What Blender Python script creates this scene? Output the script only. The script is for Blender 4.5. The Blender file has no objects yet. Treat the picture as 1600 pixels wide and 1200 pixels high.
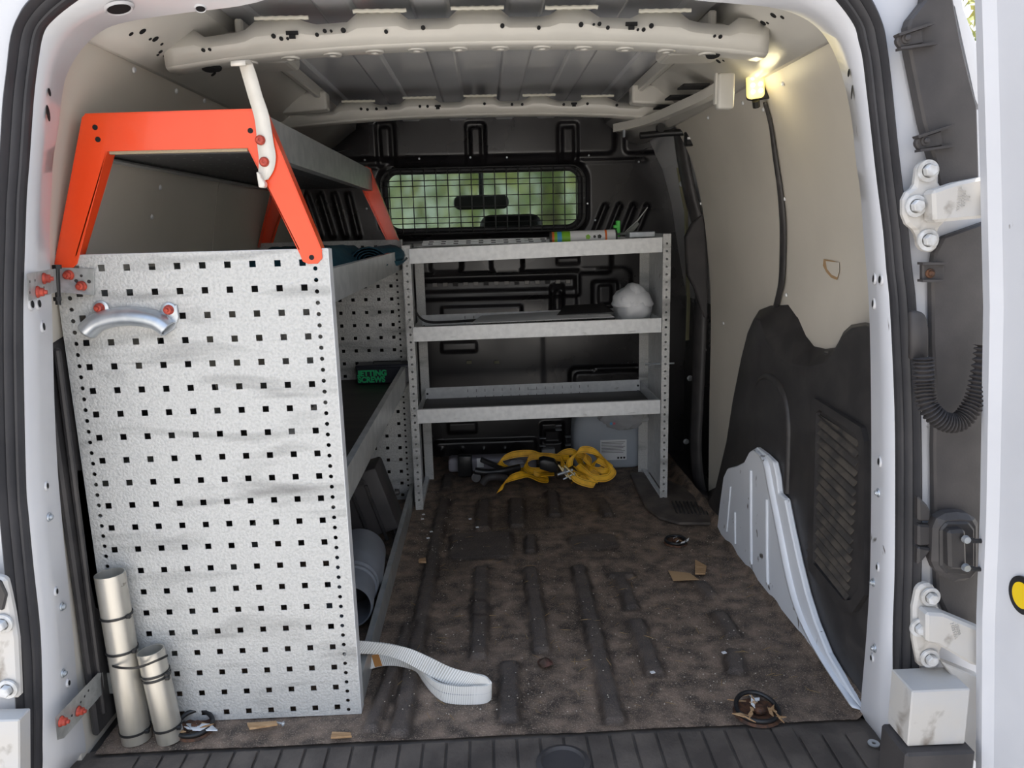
import bpy, bmesh, math, random
import numpy as np
from mathutils import Vector, Matrix, noise
random.seed(7)
SC = bpy.context.scene
COL = SC.collection

# ------------------------------------------------------------------ camera
F, H = 1200.0, 0.87
PITCH, YAW, ROLL = .2, .030, -.026
_f = Vector((math.sin(YAW)*math.cos(PITCH), math.cos(YAW)*math.cos(PITCH), -math.sin(PITCH)))
_r = Vector((math.cos(YAW), -math.sin(YAW), 0)); _u = _r.cross(_f)
RT = _r*math.cos(ROLL)+_u*math.sin(ROLL); UP = -_r*math.sin(ROLL)+_u*math.cos(ROLL); FW = _f
CAM = Vector((0, 0, H))
cd = bpy.data.cameras.new('camera'); cam = bpy.data.objects.new('camera', cd); COL.objects.link(cam)
cd.sensor_width = 36; cd.lens = F*36/1600; cd.clip_start = .02; cd.clip_end = 200
M3 = Matrix((RT, UP, -FW)).transposed()
cam.matrix_world = Matrix.Translation(CAM) @ M3.to_4x4()
SC.camera = cam

def U(px, py, ax, v):
    """world point where the sight line of a photo position meets the plane axis=v"""
    d = FW+RT*((px-800)/F)-UP*((py-600)/F)
    i = 'xyz'.index(ax); return CAM+d*((v-CAM[i])/d[i])

# ------------------------------------------------------------------ light
w = bpy.data.worlds.new('world'); SC.world = w; w.use_nodes = True
nt = w.node_tree; nt.nodes.clear()
o_ = nt.nodes.new('ShaderNodeOutputWorld'); bg = nt.nodes.new('ShaderNodeBackground')
tc = nt.nodes.new('ShaderNodeTexCoord'); sx = nt.nodes.new('ShaderNodeSeparateXYZ'); cr = nt.nodes.new('ShaderNodeValToRGB')
nt.links.new(tc.outputs['Generated'], sx.inputs[0]); nt.links.new(sx.outputs['Z'], cr.inputs[0])
cr.color_ramp.elements[0].position = 0; cr.color_ramp.elements[0].color = (1, .97, .92, 1)
cr.color_ramp.elements[1].position = .8; cr.color_ramp.elements[1].color = (.50, .68, 1, 1)
nt.links.new(cr.outputs[0], bg.inputs[0]); bg.inputs[1].default_value = 1.15
nt.links.new(bg.outputs[0], o_.inputs[0])
sd = bpy.data.lights.new('sun', 'SUN'); sd.energy = 8.5; sd.angle = .01; sd.color = (1, .93, .82)
sun = bpy.data.objects.new('sun', sd); COL.objects.link(sun)
sun.rotation_euler = Vector((-.22, -.36, -.91)).to_track_quat('-Z', 'Y').to_euler()
SC.view_settings.view_transform = 'Standard'; SC.view_settings.look = 'None'
SC.view_settings.exposure = 0.58; SC.view_settings.gamma = 1; SC.view_settings.use_curve_mapping = False

# ------------------------------------------------------------------ materials
def mat(name, c, rough=.5, metal=0, c2=None, scale=20, lo=.4, hi=.6, bump=0, bscale=None, stretch=(1, 1, 1),
        trans=0, emit=None, es=0, c3=None, s3=3, lo3=.55, hi3=.7, coat=0, alpha=1, spec=.5, detail=4, attr=None, attr2=None, grain=None, r2=None, st3=(1, 1, 1), ior=1.45):
    m = bpy.data.materials.new(name); m.use_nodes = True; n = m.node_tree; b = n.nodes['Principled BSDF']
    b.inputs['Base Color'].default_value = (*c, 1); b.inputs['Roughness'].default_value = rough
    b.inputs['Metallic'].default_value = metal; b.inputs['Transmission Weight'].default_value = trans
    b.inputs['Coat Weight'].default_value = coat; b.inputs['Coat Roughness'].default_value = .08
    b.inputs['Alpha'].default_value = alpha; b.inputs['Specular IOR Level'].default_value = spec; b.inputs['IOR'].default_value = ior
    if emit: b.inputs['Emission Color'].default_value = (*emit, 1); b.inputs['Emission Strength'].default_value = es
    t = n.nodes.new('ShaderNodeTexCoord')
    def nz(sc, st, det=4, dist=0):
        mp = n.nodes.new('ShaderNodeMapping'); mp.inputs['Scale'].default_value = st; n.links.new(t.outputs['Object'], mp.inputs[0])
        x = n.nodes.new('ShaderNodeTexNoise'); x.inputs['Scale'].default_value = sc; x.inputs['Detail'].default_value = det
        x.inputs['Distortion'].default_value = dist
        n.links.new(mp.outputs[0], x.inputs['Vector']); return x.outputs['Fac']
    def ramp(src, a, b_):
        r = n.nodes.new('ShaderNodeMapRange'); r.inputs[1].default_value = a; r.inputs[2].default_value = b_; n.links.new(src, r.inputs[0]); return r.outputs[0]
    def mix(f, a, b_):
        x = n.nodes.new('ShaderNodeMix'); x.data_type = 'RGBA'; n.links.new(f, x.inputs[0])
        for s, v in ((6, a), (7, b_)):
            if isinstance(v, tuple): x.inputs[s].default_value = (*v, 1)
            else: n.links.new(v, x.inputs[s])
        return x.outputs[2]
    cur = c
    if c2:
        f = ramp(nz(scale, stretch, detail), lo, hi); cur = mix(f, c, c2)
        if r2 is not None:
            rr = n.nodes.new('ShaderNodeMapRange'); rr.inputs[3].default_value = rough; rr.inputs[4].default_value = r2
            n.links.new(f, rr.inputs[0]); n.links.new(rr.outputs[0], b.inputs['Roughness'])
    if c3: cur = mix(ramp(nz(s3, st3, 6, .6), lo3, hi3), cur, c3)
    if grain: cur = mix(ramp(nz(grain[0], (1, 1, 1), 3), grain[1], grain[2]), cur, grain[3])
    if attr:
        a = n.nodes.new('ShaderNodeAttribute'); a.attribute_name = attr[0]; cur = mix(a.outputs['Fac'], cur, attr[1])
    if attr2:
        a = n.nodes.new('ShaderNodeAttribute'); a.attribute_name = attr2[0]; cur = mix(a.outputs['Fac'], cur, attr2[1])
    if not isinstance(cur, tuple): n.links.new(cur, b.inputs['Base Color'])
    if bump:
        bp = n.nodes.new('ShaderNodeBump'); bp.inputs['Strength'].default_value = bump; bp.inputs['Distance'].default_value = .002
        n.links.new(nz(bscale or scale, stretch, 5), bp.inputs['Height']); n.links.new(bp.outputs[0], b.inputs['Normal'])
    return m

WHITE = mat('white_paint', (.60, .605, .625), .28, c2=(.56, .565, .585), scale=3, coat=.3)
WHITED = mat('white_paint_scuffed', (.60, .61, .645), .35, c2=(.56, .57, .605), scale=4, c3=(.12, .11, .10), s3=26, lo3=.70, hi3=.74, st3=(1, 1, .6))
PAINTIN = mat('primer_white_paint', (.57, .55, .50), .32, c2=(.53, .515, .47), scale=5, coat=.2)
ROOFSK = mat('roof_skin_paint', (.66, .67, .70), .25, coat=.5, c2=(.62, .63, .66), scale=4)
BOARD = mat('beige_lining_board', (.66, .615, .54), .42, c2=(.61, .57, .50), scale=3, bump=.05, bscale=400)
GALV = mat('stucco_galvanised', (.545, .545, .53), .42, .12, c2=(.44, .445, .435), scale=230, lo=.40, hi=.70, bump=1.0, bscale=230,
           c3=(.17, .17, .165), s3=5, lo3=.52, hi3=.80, st3=(.7, 1, 4))
GALVP = mat('plain_galvanised', (.74, .75, .75), .40, .12, c2=(.62, .63, .635), scale=60, lo=.35, hi=.7, bump=.05,
            c3=(.16, .15, .14), s3=22, lo3=.68, hi3=.78, st3=(.5, .5, 2))
STEEL = mat('shelf_steel', (.46, .47, .46), .36, .45, c2=(.38, .395, .39), scale=30, bump=.03)
ALU = mat('aluminium_tube', (.60, .575, .52), .36, .65, c2=(.36, .34, .29), scale=22, lo=.35, hi=.75, stretch=(1, 1, .2), c3=(.12, .10, .07), s3=30, lo3=.70, hi3=.76, bump=.05)
ZINC = mat('zinc', (.62, .65, .68), .28, .7, c2=(.42, .46, .5), scale=18)
ORANGE = mat('orange_paint', (.86, .070, .014), .30, coat=.4, c2=(.82, .08, .02), scale=6)
REDBOLT = mat('red_bolt', (.50, .07, .04), .45, .2, c2=(.34, .05, .035), scale=150)
HOOKW = mat('cream_white_coating', (.70, .67, .61), .35, c2=(.66, .63, .57), scale=30)
BLACKP = mat('black_plastic', (.032, .030, .031), .46, c2=(.044, .041, .041), scale=20, bump=.1, bscale=500, c3=(.09, .08, .075), s3=9, lo3=.63, hi3=.85)
GREYP = mat('dusty_dark_plastic', (.042, .039, .040), .55, c2=(.058, .053, .053), scale=12, bump=.1, bscale=300)
LOUV = mat('dusty_louvre', (.10, .085, .07), .6, c2=(.05, .045, .042), scale=30)
RUBBER = mat('seal_rubber', (.030, .030, .034), .55, c2=(.042, .041, .045), scale=10, bump=.1, bscale=120)
BULK = mat('black_bulkhead_steel', (.014, .0125, .0145), .26, .0, c2=(.020, .018, .020), scale=4, r2=.38, spec=.75)
DARK = mat('hollow_shade', (.008, .008, .009), .8)  # flat dark pieces painting the shade inside holes and slots
MAT = mat('dirty_rubber_mat', grain=(420, .55, .72, (.42, .33, .25)), c=(.072, .055, .044), rough=.6, c2=(.27, .195, .145), scale=26, lo=.36, hi=.68, detail=15, bump=1.0, bscale=220,
          c3=(.022, .017, .014), s3=3.6, lo3=.50, hi3=.74, attr=('worn', (.080, .068, .062)), attr2=('grime_shade', (.020, .014, .011)))
STEP = mat('step_plastic', (.068, .057, .050), .55, c2=(.12, .100, .085), scale=14, detail=8, bump=.4, bscale=200)
LINER = mat('shelf_liner', (.022, .019, .017), .5, c2=(.04, .034, .03), scale=8, stretch=(.4, 3, 1), bump=.1)
PIPEG = mat('grey_pipe', (.20, .215, .245), .35, c2=(.17, .18, .2), scale=10)
BLUE = mat('teal_fabric', (.010, .055, .085), .75, c2=(.014, .075, .11), scale=40, bump=.5, bscale=120)
YELLOW = mat('yellow_webbing', (.95, .52, .02), .55, c2=(.72, .36, .012), scale=30, bump=.3, bscale=700)
WEBR = mat('white_webbing_rib_lit', (.80, .79, .76), .6)  # ribs lighter than the webbing, lit relief put into the colour
WEBW = mat('white_webbing_shaded', (.52, .51, .48), .6, c2=(.44, .41, .35), scale=22, lo=.45, hi=.7, c3=(.45, .22, .08), s3=12, lo3=.72, hi3=.78, bump=.3, bscale=900)  # base darkened to paint shade between the ribs; rust spots are its own
TIE = mat('cable_tie_black', (.015, .015, .016), .35)
RUST = mat('rusty_steel', (.14, .065, .035), .7, .3, c2=(.06, .035, .025), scale=90, bump=.3)
WOOD = mat('splintered_wood', (.50, .32, .17), .7, c2=(.36, .21, .10), scale=40, stretch=(1, 6, 1))
LEAF = mat('dead_leaf', (.10, .045, .035), .7, c2=(.05, .03, .02), scale=50)
CRUMB = mat('pale_crumbs', (.55, .50, .42), .8)
NEEDLE = mat('dry_needle', (.30, .20, .09), .8)
CLOTH = mat('white_cloth', (.72, .73, .75), .8, bump=.2, bscale=60)
PAPER = mat('white_paper', (.75, .76, .77), .6)
GREEN = mat('green_ink', (.03, .55, .20), .6)
GREENT = mat('lime_label', (.22, .50, .03), .4)
BLUET = mat('sky_blue_label', (.06, .35, .62), .4)
NAVY = mat('dark_screw_box', (.018, .02, .03), .45)
GLASS = mat('tinted_glass', (.42, .48, .45), .02, trans=1, ior=1.02)
WSCR = mat('hazy_windscreen_glass', (.42, .50, .44), .22, trans=1, ior=1.05)
CLEAR = mat('clear_plastic', (.70, .76, .84), .18, trans=.45, ior=1.15, bump=.3, bscale=30)
FOIL = mat('crumpled_film', (.86, .87, .90), .12, trans=.7, ior=1.2, bump=.8, bscale=50)
LEDM = mat('led_cover', (.9, .75, .3), .2, emit=(1, .78, .24), es=.75)
LEDC = mat('led_chip', (1, 1, .8), .2, emit=(1, .95, .65), es=4)
CASTW = mat('dirty_white_casting', (.50, .495, .49), .45, c2=(.52, .50, .47), scale=14, c3=(.13, .10, .07), s3=14, lo3=.60, hi3=.75, bump=.2, bscale=60)
BOLTW = mat('white_painted_bolt', (.60, .61, .62), .35, c2=(.45, .44, .42), scale=60)
YELST = mat('yellow_sticker', (.90, .62, .01), .4)
ASPH = mat('pale_concrete', (.50, .47, .43), .9, c2=(.44, .41, .38), scale=3, bump=.2, bscale=60)
LEAFG = mat('tree_leaves', (.42, .38, .08), .6, c2=(.20, .26, .07), scale=2, lo=.42, hi=.58)
BARK = mat('bark', (.12, .085, .06), .9)
SEAMC = mat('seam_sealer', (.60, .58, .50), .7, bump=1, bscale=60)
TANP = mat('bare_board_core', (.42, .27, .14), .8)

# ------------------------------------------------------------------ builders
class MB:
    def __init__(s): s.v = []; s.f = []
    def add(s, vs, fs):
        k = len(s.v); s.v += [tuple(x) for x in vs]; s.f += [tuple(i+k for i in f) for f in fs]; return s
    def box(s, a, b):
        (x0, y0, z0), (x1, y1, z1) = a, b
        return s.add([(x0, y0, z0), (x1, y0, z0), (x1, y1, z0), (x0, y1, z0), (x0, y0, z1), (x1, y0, z1), (x1, y1, z1), (x0, y1, z1)],
                     [(3, 2, 1, 0), (4, 5, 6, 7), (0, 1, 5, 4), (1, 2, 6, 5), (2, 3, 7, 6), (3, 0, 4, 7)])
    def bar(s, p, q, wd, th, up=(0, 0, 1)):
        p = Vector(p); q = Vector(q); t = (q-p).normalized(); up = Vector(up); a = t.cross(up)
        if a.length < 1e-4: a = t.cross(Vector((0, 1, 0)))
        a.normalize(); b = a.cross(t).normalized()
        vs = [c+a*i*wd/2+b*j*th/2 for c in (p, q) for i, j in ((-1, -1), (1, -1), (1, 1), (-1, 1))]
        return s.add(vs, [(3, 2, 1, 0), (4, 5, 6, 7), (0, 1, 5, 4), (1, 2, 6, 5), (2, 3, 7, 6), (3, 0, 4, 7)])
    def prism(s, pts, off):
        n = len(pts); pts = [Vector(p) for p in pts]; off = Vector(off)
        return s.add(pts+[p+off for p in pts], [tuple(range(n-1, -1, -1)), tuple(range(n, 2*n))]+[(i, (i+1) % n, n+(i+1) % n, n+i) for i in range(n)])
    def tube(s, pts, r, n=10, cap=True, rs=None):
        pts = [Vector(p) for p in pts]; k = len(pts); rings = []; a = None
        for i, p in enumerate(pts):
            t = (pts[min(i+1, k-1)]-pts[max(i-1, 0)]).normalized()
            if a is None:
                a = t.cross(Vector((0, 0, 1)))
                if a.length < .05: a = t.cross(Vector((0, 1, 0)))
            a = (a-t*a.dot(t)).normalized(); b = t.cross(a)
            rr = rs[i] if rs else r
            rings.append([p+(a*math.cos(2*math.pi*j/n)+b*math.sin(2*math.pi*j/n))*rr for j in range(n)])
        fs = [(i*n+j, i*n+(j+1) % n, (i+1)*n+(j+1) % n, (i+1)*n+j) for i in range(k-1) for j in range(n)]
        if cap: fs += [tuple(range(n-1, -1, -1)), tuple(range((k-1)*n, k*n))]
        return s.add([v for r_ in rings for v in r_], fs)
    def lathe(s, prof, c, ax=(0, 0, 1), n=20, closed=False):
        ax = Vector(ax).normalized(); a = ax.orthogonal().normalized(); b = ax.cross(a); c = Vector(c)
        vs = [c+ax*h+(a*math.cos(2*math.pi*j/n)+b*math.sin(2*math.pi*j/n))*r for r, h in prof for j in range(n)]
        k = len(prof); fs = [(i*n+j, i*n+(j+1) % n, (i+1)*n+(j+1) % n, (i+1)*n+j) for i in range(k-1) for j in range(n)]
        if closed: fs += [((k-1)*n+j, (k-1)*n+(j+1) % n, (j+1) % n, j) for j in range(n)]
        return s.add(vs, fs)
    def loft(s, rows, closed=False):
        n = len(rows[0]); m = n if closed else n-1
        return s.add([p for r in rows for p in r], [(i*n+j, i*n+(j+1) % n, (i+1)*n+(j+1) % n, (i+1)*n+j) for i in range(len(rows)-1) for j in range(m)])
    def ribbon(s, pairs, th=.0018):
        """pairs: list of (low, high) edge points; a strap with thickness"""
        n = len(pairs); A = []; B = []
        for i, (l, h) in enumerate(pairs):
            l = Vector(l); h = Vector(h); m0 = sum((Vector(x) for x in pairs[max(i-1, 0)]), Vector())/2; m1 = sum((Vector(x) for x in pairs[min(i+1, n-1)]), Vector())/2
            nn = (m1-m0).cross(h-l).normalized()*th/2
            A.append([l+nn, h+nn, h-nn, l-nn])
        s.loft([r for r in A], True); return s

def smooth_path(pts, sub=6):
    P = [Vector(p) for p in pts]; out = []
    for i in range(len(P)-1):
        p0, p1, p2, p3 = P[max(i-1, 0)], P[i], P[i+1], P[min(i+2, len(P)-1)]
        for k in range(sub):
            t = k/sub; out.append(.5*((2*p1)+(p2-p0)*t+(2*p0-5*p1+4*p2-p3)*t*t+(3*p1-p0-3*p2+p3)*t**3))
    out.append(P[-1]); return out

def build(mb, name, m, parent=None, bevel=0, smooth=None, solid=0, mods=True, seg=1):
    me = bpy.data.meshes.new(name); vs = mb.v
    off = Vector(parent['_w']) if parent else Vector((0, 0, 0))
    me.from_pydata([tuple(Vector(v)-off) for v in vs], [], mb.f); me.validate()
    bm = bmesh.new(); bm.from_mesh(me); bmesh.ops.recalc_face_normals(bm, faces=bm.faces)
    if bevel:
        es = [e for e in bm.edges if len(e.link_faces) == 2 and e.calc_face_angle(0) > .6]
        bmesh.ops.bevel(bm, geom=es, offset=bevel, segments=seg, affect='EDGES', profile=.5, clamp_overlap=True)
    ng = [f for f in bm.faces if len(f.verts) > 4]
    if ng: bmesh.ops.triangulate(bm, faces=ng, quad_method='BEAUTY', ngon_method='EAR_CLIP')
    bm.to_mesh(me); bm.free()
    me.materials.append(m)
    o = bpy.data.objects.new(name, me); COL.objects.link(o)
    if solid:
        md = o.modifiers.new('solid', 'SOLIDIFY'); md.thickness = solid; md.offset = 0
    if smooth is not None:
        for p in me.polygons: p.use_smooth = True
        me.set_sharp_from_angle(angle=smooth)
    o['_w'] = tuple(off)
    if parent: o.parent = parent
    return o

def empty(name, label, cat, loc, group=None):
    o = bpy.data.objects.new(name, None); COL.objects.link(o); o.location = loc; o['_w'] = tuple(loc); o.empty_display_size = .05
    return tag(o, label, cat, group)
def tag(o, label, cat=None, group=None, kind=None):
    if label: o['label'] = label
    if cat: o['category'] = cat
    if group: o['group'] = group
    if kind: o['kind'] = kind
    return o
def struct(o, label, cat='van body'):
    o['kind'] = 'structure'; o['label'] = label; o['category'] = cat; return o
def copy_tree(o, loc=None, label=None, par=None):
    c = o.copy(); COL.objects.link(c)
    if par: c.parent = par
    if loc is not None: c.location = loc; c['_w'] = tuple(loc)
    if label: c['label'] = label
    for ch in list(o.children): copy_tree(ch, None, None, c)
    return c
SM = math.radians(40)

def plate(lx, lz, holes, mapf):
    """flat sheet in two parameters: lines lx, lz; cells listed in holes are left open"""
    mb = MB(); mb.v = [mapf(a, b) for b in lz for a in lx]; n = len(lx)
    used = [(i, j) for j in range(len(lz)-1) for i in range(n-1) if (i, j) not in holes]
    mb.f = [(j*n+i, j*n+i+1, (j+1)*n+i+1, (j+1)*n+i) for i, j in used]; return mb
def round_strip(mb, x0, x1, zc, r, mapf, zlo, zhi, seg=12):
    """column of round holes between x0 and x1 with centres zc"""
    xc = (x0+x1)/2; cuts = [zlo]+[(a+b)/2 for a, b in zip(zc, zc[1:])]+[zhi]
    for k, z in enumerate(zc):
        a, b = cuts[k], cuts[k+1]; out = []; inn = []
        for j in range(seg):
            t = 2*math.pi*j/seg+math.pi/4; c, s_ = math.cos(t), math.sin(t)
            inn.append(mapf(xc+r*c, z+r*s_))
            q = 1/max(abs(c), abs(s_)); ex = c*q; ez = s_*q
            out.append(mapf(xc+ex*(x1-x0)/2, (z+ez*(b-z)) if ez > 0 else (z+ez*(z-a))))
        mb.add(out+inn, [(j, (j+1) % seg, seg+(j+1) % seg, seg+j) for j in range(seg)])

# ================================================================== SETTING
# ---- van floor mat with moulded ribs
X0, X1, Y0, Y1 = -.70, .66, 1.195, 2.93
NX, NY = 300, 380
gx = np.linspace(X0, X1, NX); gy = np.linspace(Y0, Y1, NY); GX, GY = np.meshgrid(gx, gy)
Hh = np.zeros_like(GX); W = np.zeros_like(GX); G = np.zeros_like(GX)
def smst(a, b, x): t = np.clip((x-a)/(b-a), 0, 1); return t*t*(3-2*t)
def capsule(p, q, hw, h, soft=.009):
    global Hh, W
    a = U(*p, 'z', 0); b = U(*q, 'z', 0); d = b-a; L2 = d.x*d.x+d.y*d.y
    wob = .0012*np.sin(GY*70+GX*31)+.0008*np.sin(GY*143)
    L = math.sqrt(L2); al = ((GX-a.x)*d.x+(GY-a.y)*d.y)/L-L/2; ac_ = (-(GX-a.x)*d.y+(GY-a.y)*d.x)/L
    qx = np.abs(al)-L/2-hw*.6+.006; qy = np.abs(ac_)-hw+.006; D = np.hypot(np.maximum(qx, 0), np.maximum(qy, 0))+np.minimum(np.maximum(qx, qy), 0)-.006+hw+wob
    k = 1-smst(hw-soft/2, hw+soft/2, D); Hh = np.maximum(Hh, k*h); W = np.maximum(W, k); G[:] = np.maximum(G, np.exp(-((D-hw-.003)/.007)**2))
def slab(p, q, h, r=.02, soft=.01):
    global Hh, W
    a = U(*p, 'z', 0); b = U(*q, 'z', 0); cx, cy = (a.x+b.x)/2, (a.y+b.y)/2; hx, hy = abs(a.x-b.x)/2, abs(a.y-b.y)/2
    qx = np.abs(GX-cx)-hx+r; qy = np.abs(GY-cy)-hy+r
    D = np.hypot(np.maximum(qx, 0), np.maximum(qy, 0))+np.minimum(np.maximum(qx, qy), 0)-r+.003*np.sin(GX*60)*np.sin(GY*55)
    k = 1-smst(-soft/2, soft/2, D); Hh = np.maximum(Hh, k*h); W = np.maximum(W, k); G[:] = np.maximum(G, np.exp(-((D-.003)/.008)**2))
for p, q, hw in [((694, 783), (625, 1145), .016), ((756, 786), (754, 826), .020), ((807, 784), (808, 822), .022), ((862, 771), (867, 806), .018),
                 ((829, 842), (829, 863), .014), ((752, 892), (748, 1025), .017), ((829, 892), (846, 1016), .017), ((904, 890), (960, 1125), .017),
                 ((969, 905), (987, 950), .015), ((955, 902), (985, 902), .012), ((994, 975), (1022, 1052), .017), ((796, 1043), (796, 1123), .018),
                 ((1094, 915), (1110, 932), .016), ((1124, 962), (1144, 992), .016), ((1147, 1022), (1150, 1050), .017), ((937, 783), (950, 806), .016),
                 ((700, 745), (698, 764), .016), ((580, 1140), (640, 980), .012)]:
    capsule(p, q, hw, .010)
slab((706, 836), (802, 872), .007); slab((888, 838), (968, 858), .006, .03); slab((735, 945), (765, 965), .006)
Hh += .0012*np.sin(GX*23+2*np.sin(GY*9))*np.sin(GY*19)
rng = np.random.RandomState(3); Hh += rng.randn(*Hh.shape)*.00035
Hh += .001; Hh = Hh+.030*smst(.628, .656, GX+.004*np.sin(GY*40))
mb = MB(); mb.v = np.stack([GX, GY, Hh], -1).reshape(-1, 3).tolist()
idx = np.arange(NX*NY).reshape(NY, NX)
mb.f = np.stack([idx[:-1, :-1], idx[:-1, 1:], idx[1:, 1:], idx[1:, :-1]], -1).reshape(-1, 4).tolist()
floor = build(mb, 'floor', MAT, smooth=1.2)
at = floor.data.attributes.new('worn', 'FLOAT', 'POINT'); at.data.foreach_set('value', (W*.75).reshape(-1).astype(np.float32))
at = floor.data.attributes.new('grime_shade', 'FLOAT', 'POINT'); at.data.foreach_set('value', (G*(.55+.25*np.sin(GX*37+GY*21))).reshape(-1).astype(np.float32))  # ring round the ribs: settled grime plus painted shade to bring out relief
struct(floor, 'dirty black rubber cargo floor mat with moulded ribs', 'floor')
struct(build(MB().box((-.9, 1.2, -.12), (.9, 2.95, -.01)), 'trim_1', BLACKP), 'dark load floor under the rubber mat', 'floor')

# ---- rear step plate with transverse grooves
sp = struct(empty('trim_2', 'x', 'x', (0, 1.14, -.02)), 'black ribbed plastic rear step plate along the sill', 'step')
mb = MB(); mb.prism([(-.735, 1.03, -.012), (.655, 1.03, -.012), (.655, 1.20, -.006), (.63, 1.222, -.004), (-.66, 1.232, -.004), (-.735, 1.20, -.006)][::-1], (0, 0, -.05))
build(mb, 'step_base', STEP, sp)
gxs = [-.62+.0405*i for i in range(32)]
prev = -.715
for i, g in enumerate(gxs):
    a, b = prev+.0022, g-.0022; prev = g
    build(MB().prism([(a, 1.035, -.013), (b, 1.035, -.013), (b, 1.188 if b < .55 else 1.165, -.005), (a, 1.188 if b < .55 else 1.165, -.005)], (0, 0, .0042)), 'tread_rib', STEP, sp, bevel=.0012)
c = U(880, 1196, 'z', -.005)
build(MB().lathe([(.045, 0), (.045, .006), (.037, .009), (.034, .004), (.012, .003), (0, .003)], c, n=28), 'latch_recess', GREYP, sp, smooth=SM)
c = U(1365, 1163, 'z', 0)
wsh = build(MB().lathe([(.0035, 0), (.0035, .002), (.0095, .002), (.0095, 0)], c+Vector((0, 0, .001)), n=20, closed=True), 'washer', ZINC, smooth=SM)
tag(wsh, 'small zinc washer on the right end of the step plate', 'washer')

# ---- side walls (tumblehome lining boards)
PROF = [(.72, -.03), (.715, .30), (.712, .60), (.695, .80), (.670, .95), (.635, 1.07), (.585, 1.165)]
def wx(z):
    for (a, z0), (b, z1) in zip(PROF, PROF[1:]):
        if z <= z1: return a+(b-a)*(z-z0)/(z1-z0)
    return PROF[-1][0]
def UW(px, py, side=1, off=0):
    """sight line met with the curved side wall"""
    d = FW+RT*((px-800)/F)-UP*((py-600)/F); lo, hi = .2, 6
    for _ in range(40):
        t = (lo+hi)/2; p = CAM+d*t
        if side*p.x > wx(p.z)-off: hi = t
        else: lo = t
    return CAM+d*lo
def wallboard(side, y0, y1, name, label):
    prof = smooth_path([(a, 0, z) for a, z in PROF], 5)
    mb = MB(); mb.loft([[(side*p.x, y, p.z) for p in prof] for y in (y0, y1)]); mb.loft([[(side*(p.x+.02), y, p.z) for p in prof] for y in (y0, y1)])
    mb.loft([[(side*p.x, y, p.z) for p in prof] for y in (y0, y0)][:1]+[[(side*(p.x+.02), y0, p.z) for p in prof]])
    mb.loft([[(side*p.x, y1, p.z) for p in prof], [(side*(p.x+.02), y1, p.z) for p in prof]])
    return struct(build(mb, name, BOARD, smooth=.8), label, 'wall')
wl = wallboard(-1, 1.19, 2.0, 'wall_left', 'beige lining board on the left side of the load space')
wallboard(-1, 2.004, 2.92, 'wall_left', 'beige front lining board on the left wall, beyond the panel joint')
wr = wallboard(1, 1.19, 2.42, 'wall_right', 'beige lining board on the right side of the load space')
# lining rivets
def rivet(p, n, par, m=PAINTIN, r=.006):
    build(MB().lathe([(0, .003), (r*.6, .0028), (r, 0)], p, n, 10), 'rivet', m, par, smooth=SM)
for px, py in [(209, 109), (275, 142), (319, 157), (250, 293), (237, 339)]:
    p = UW(px, py, -1); rivet(p, (1, 0, -.2), wl, PAPER)
for px, py in [(1190, 100), (1223, 131), (1161, 161), (1193, 171), (1226, 311), (1229, 461), (1131, 505), (1095, 318), (1103, 546), (1096, 699), (1109, 771), (1107, 184)]:
    p = UW(px, py, 1); rivet(p, (-1, 0, -.2), wr, PAPER, .005)
# torn patch in the right board
pts = [(1288, 405), (1300, 407), (1310, 410), (1311, 425), (1308, 437), (1300, 434), (1292, 425), (1287, 415)]
build(MB().prism([UW(x, y, 1, .001) for x, y in pts], (-.0016, 0, 0)), 'torn_patch', TANP, wr)
pts = [(1291, 408), (1300, 409), (1311, 410), (1311, 425), (1308, 433), (1300, 429), (1293, 420)]
build(MB().prism([UW(x, y, 1, .003) for x, y in pts], (-.0012, 0, 0)), 'torn_face', BOARD, wr)

# outer shell so that daylight only comes in at the back and through the cab
sh = MB()
sh.box((-.60, 1.08, 1.275), (.60, 2.98, 1.30))
for s in (-1, 1):
    pr_ = [(.80, -.45), (.80, .3), (.76, .6), (.722, .80), (.697, .95), (.662, 1.07), (.612, 1.165), (.59, 1.275), (.59, 1.30), (.605, 1.30), (.632, 1.17), (.682, 1.07), (.717, .95), (.742, .80), (.78, .6), (.83, .3), (.83, -.45)]
    sh.prism([(s*a, 1.08, b) for a, b in pr_], (0, 1.9, 0))
struct(build(sh, 'trim_3', WHITE), 'white outer skin of the van around the load space')

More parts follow.
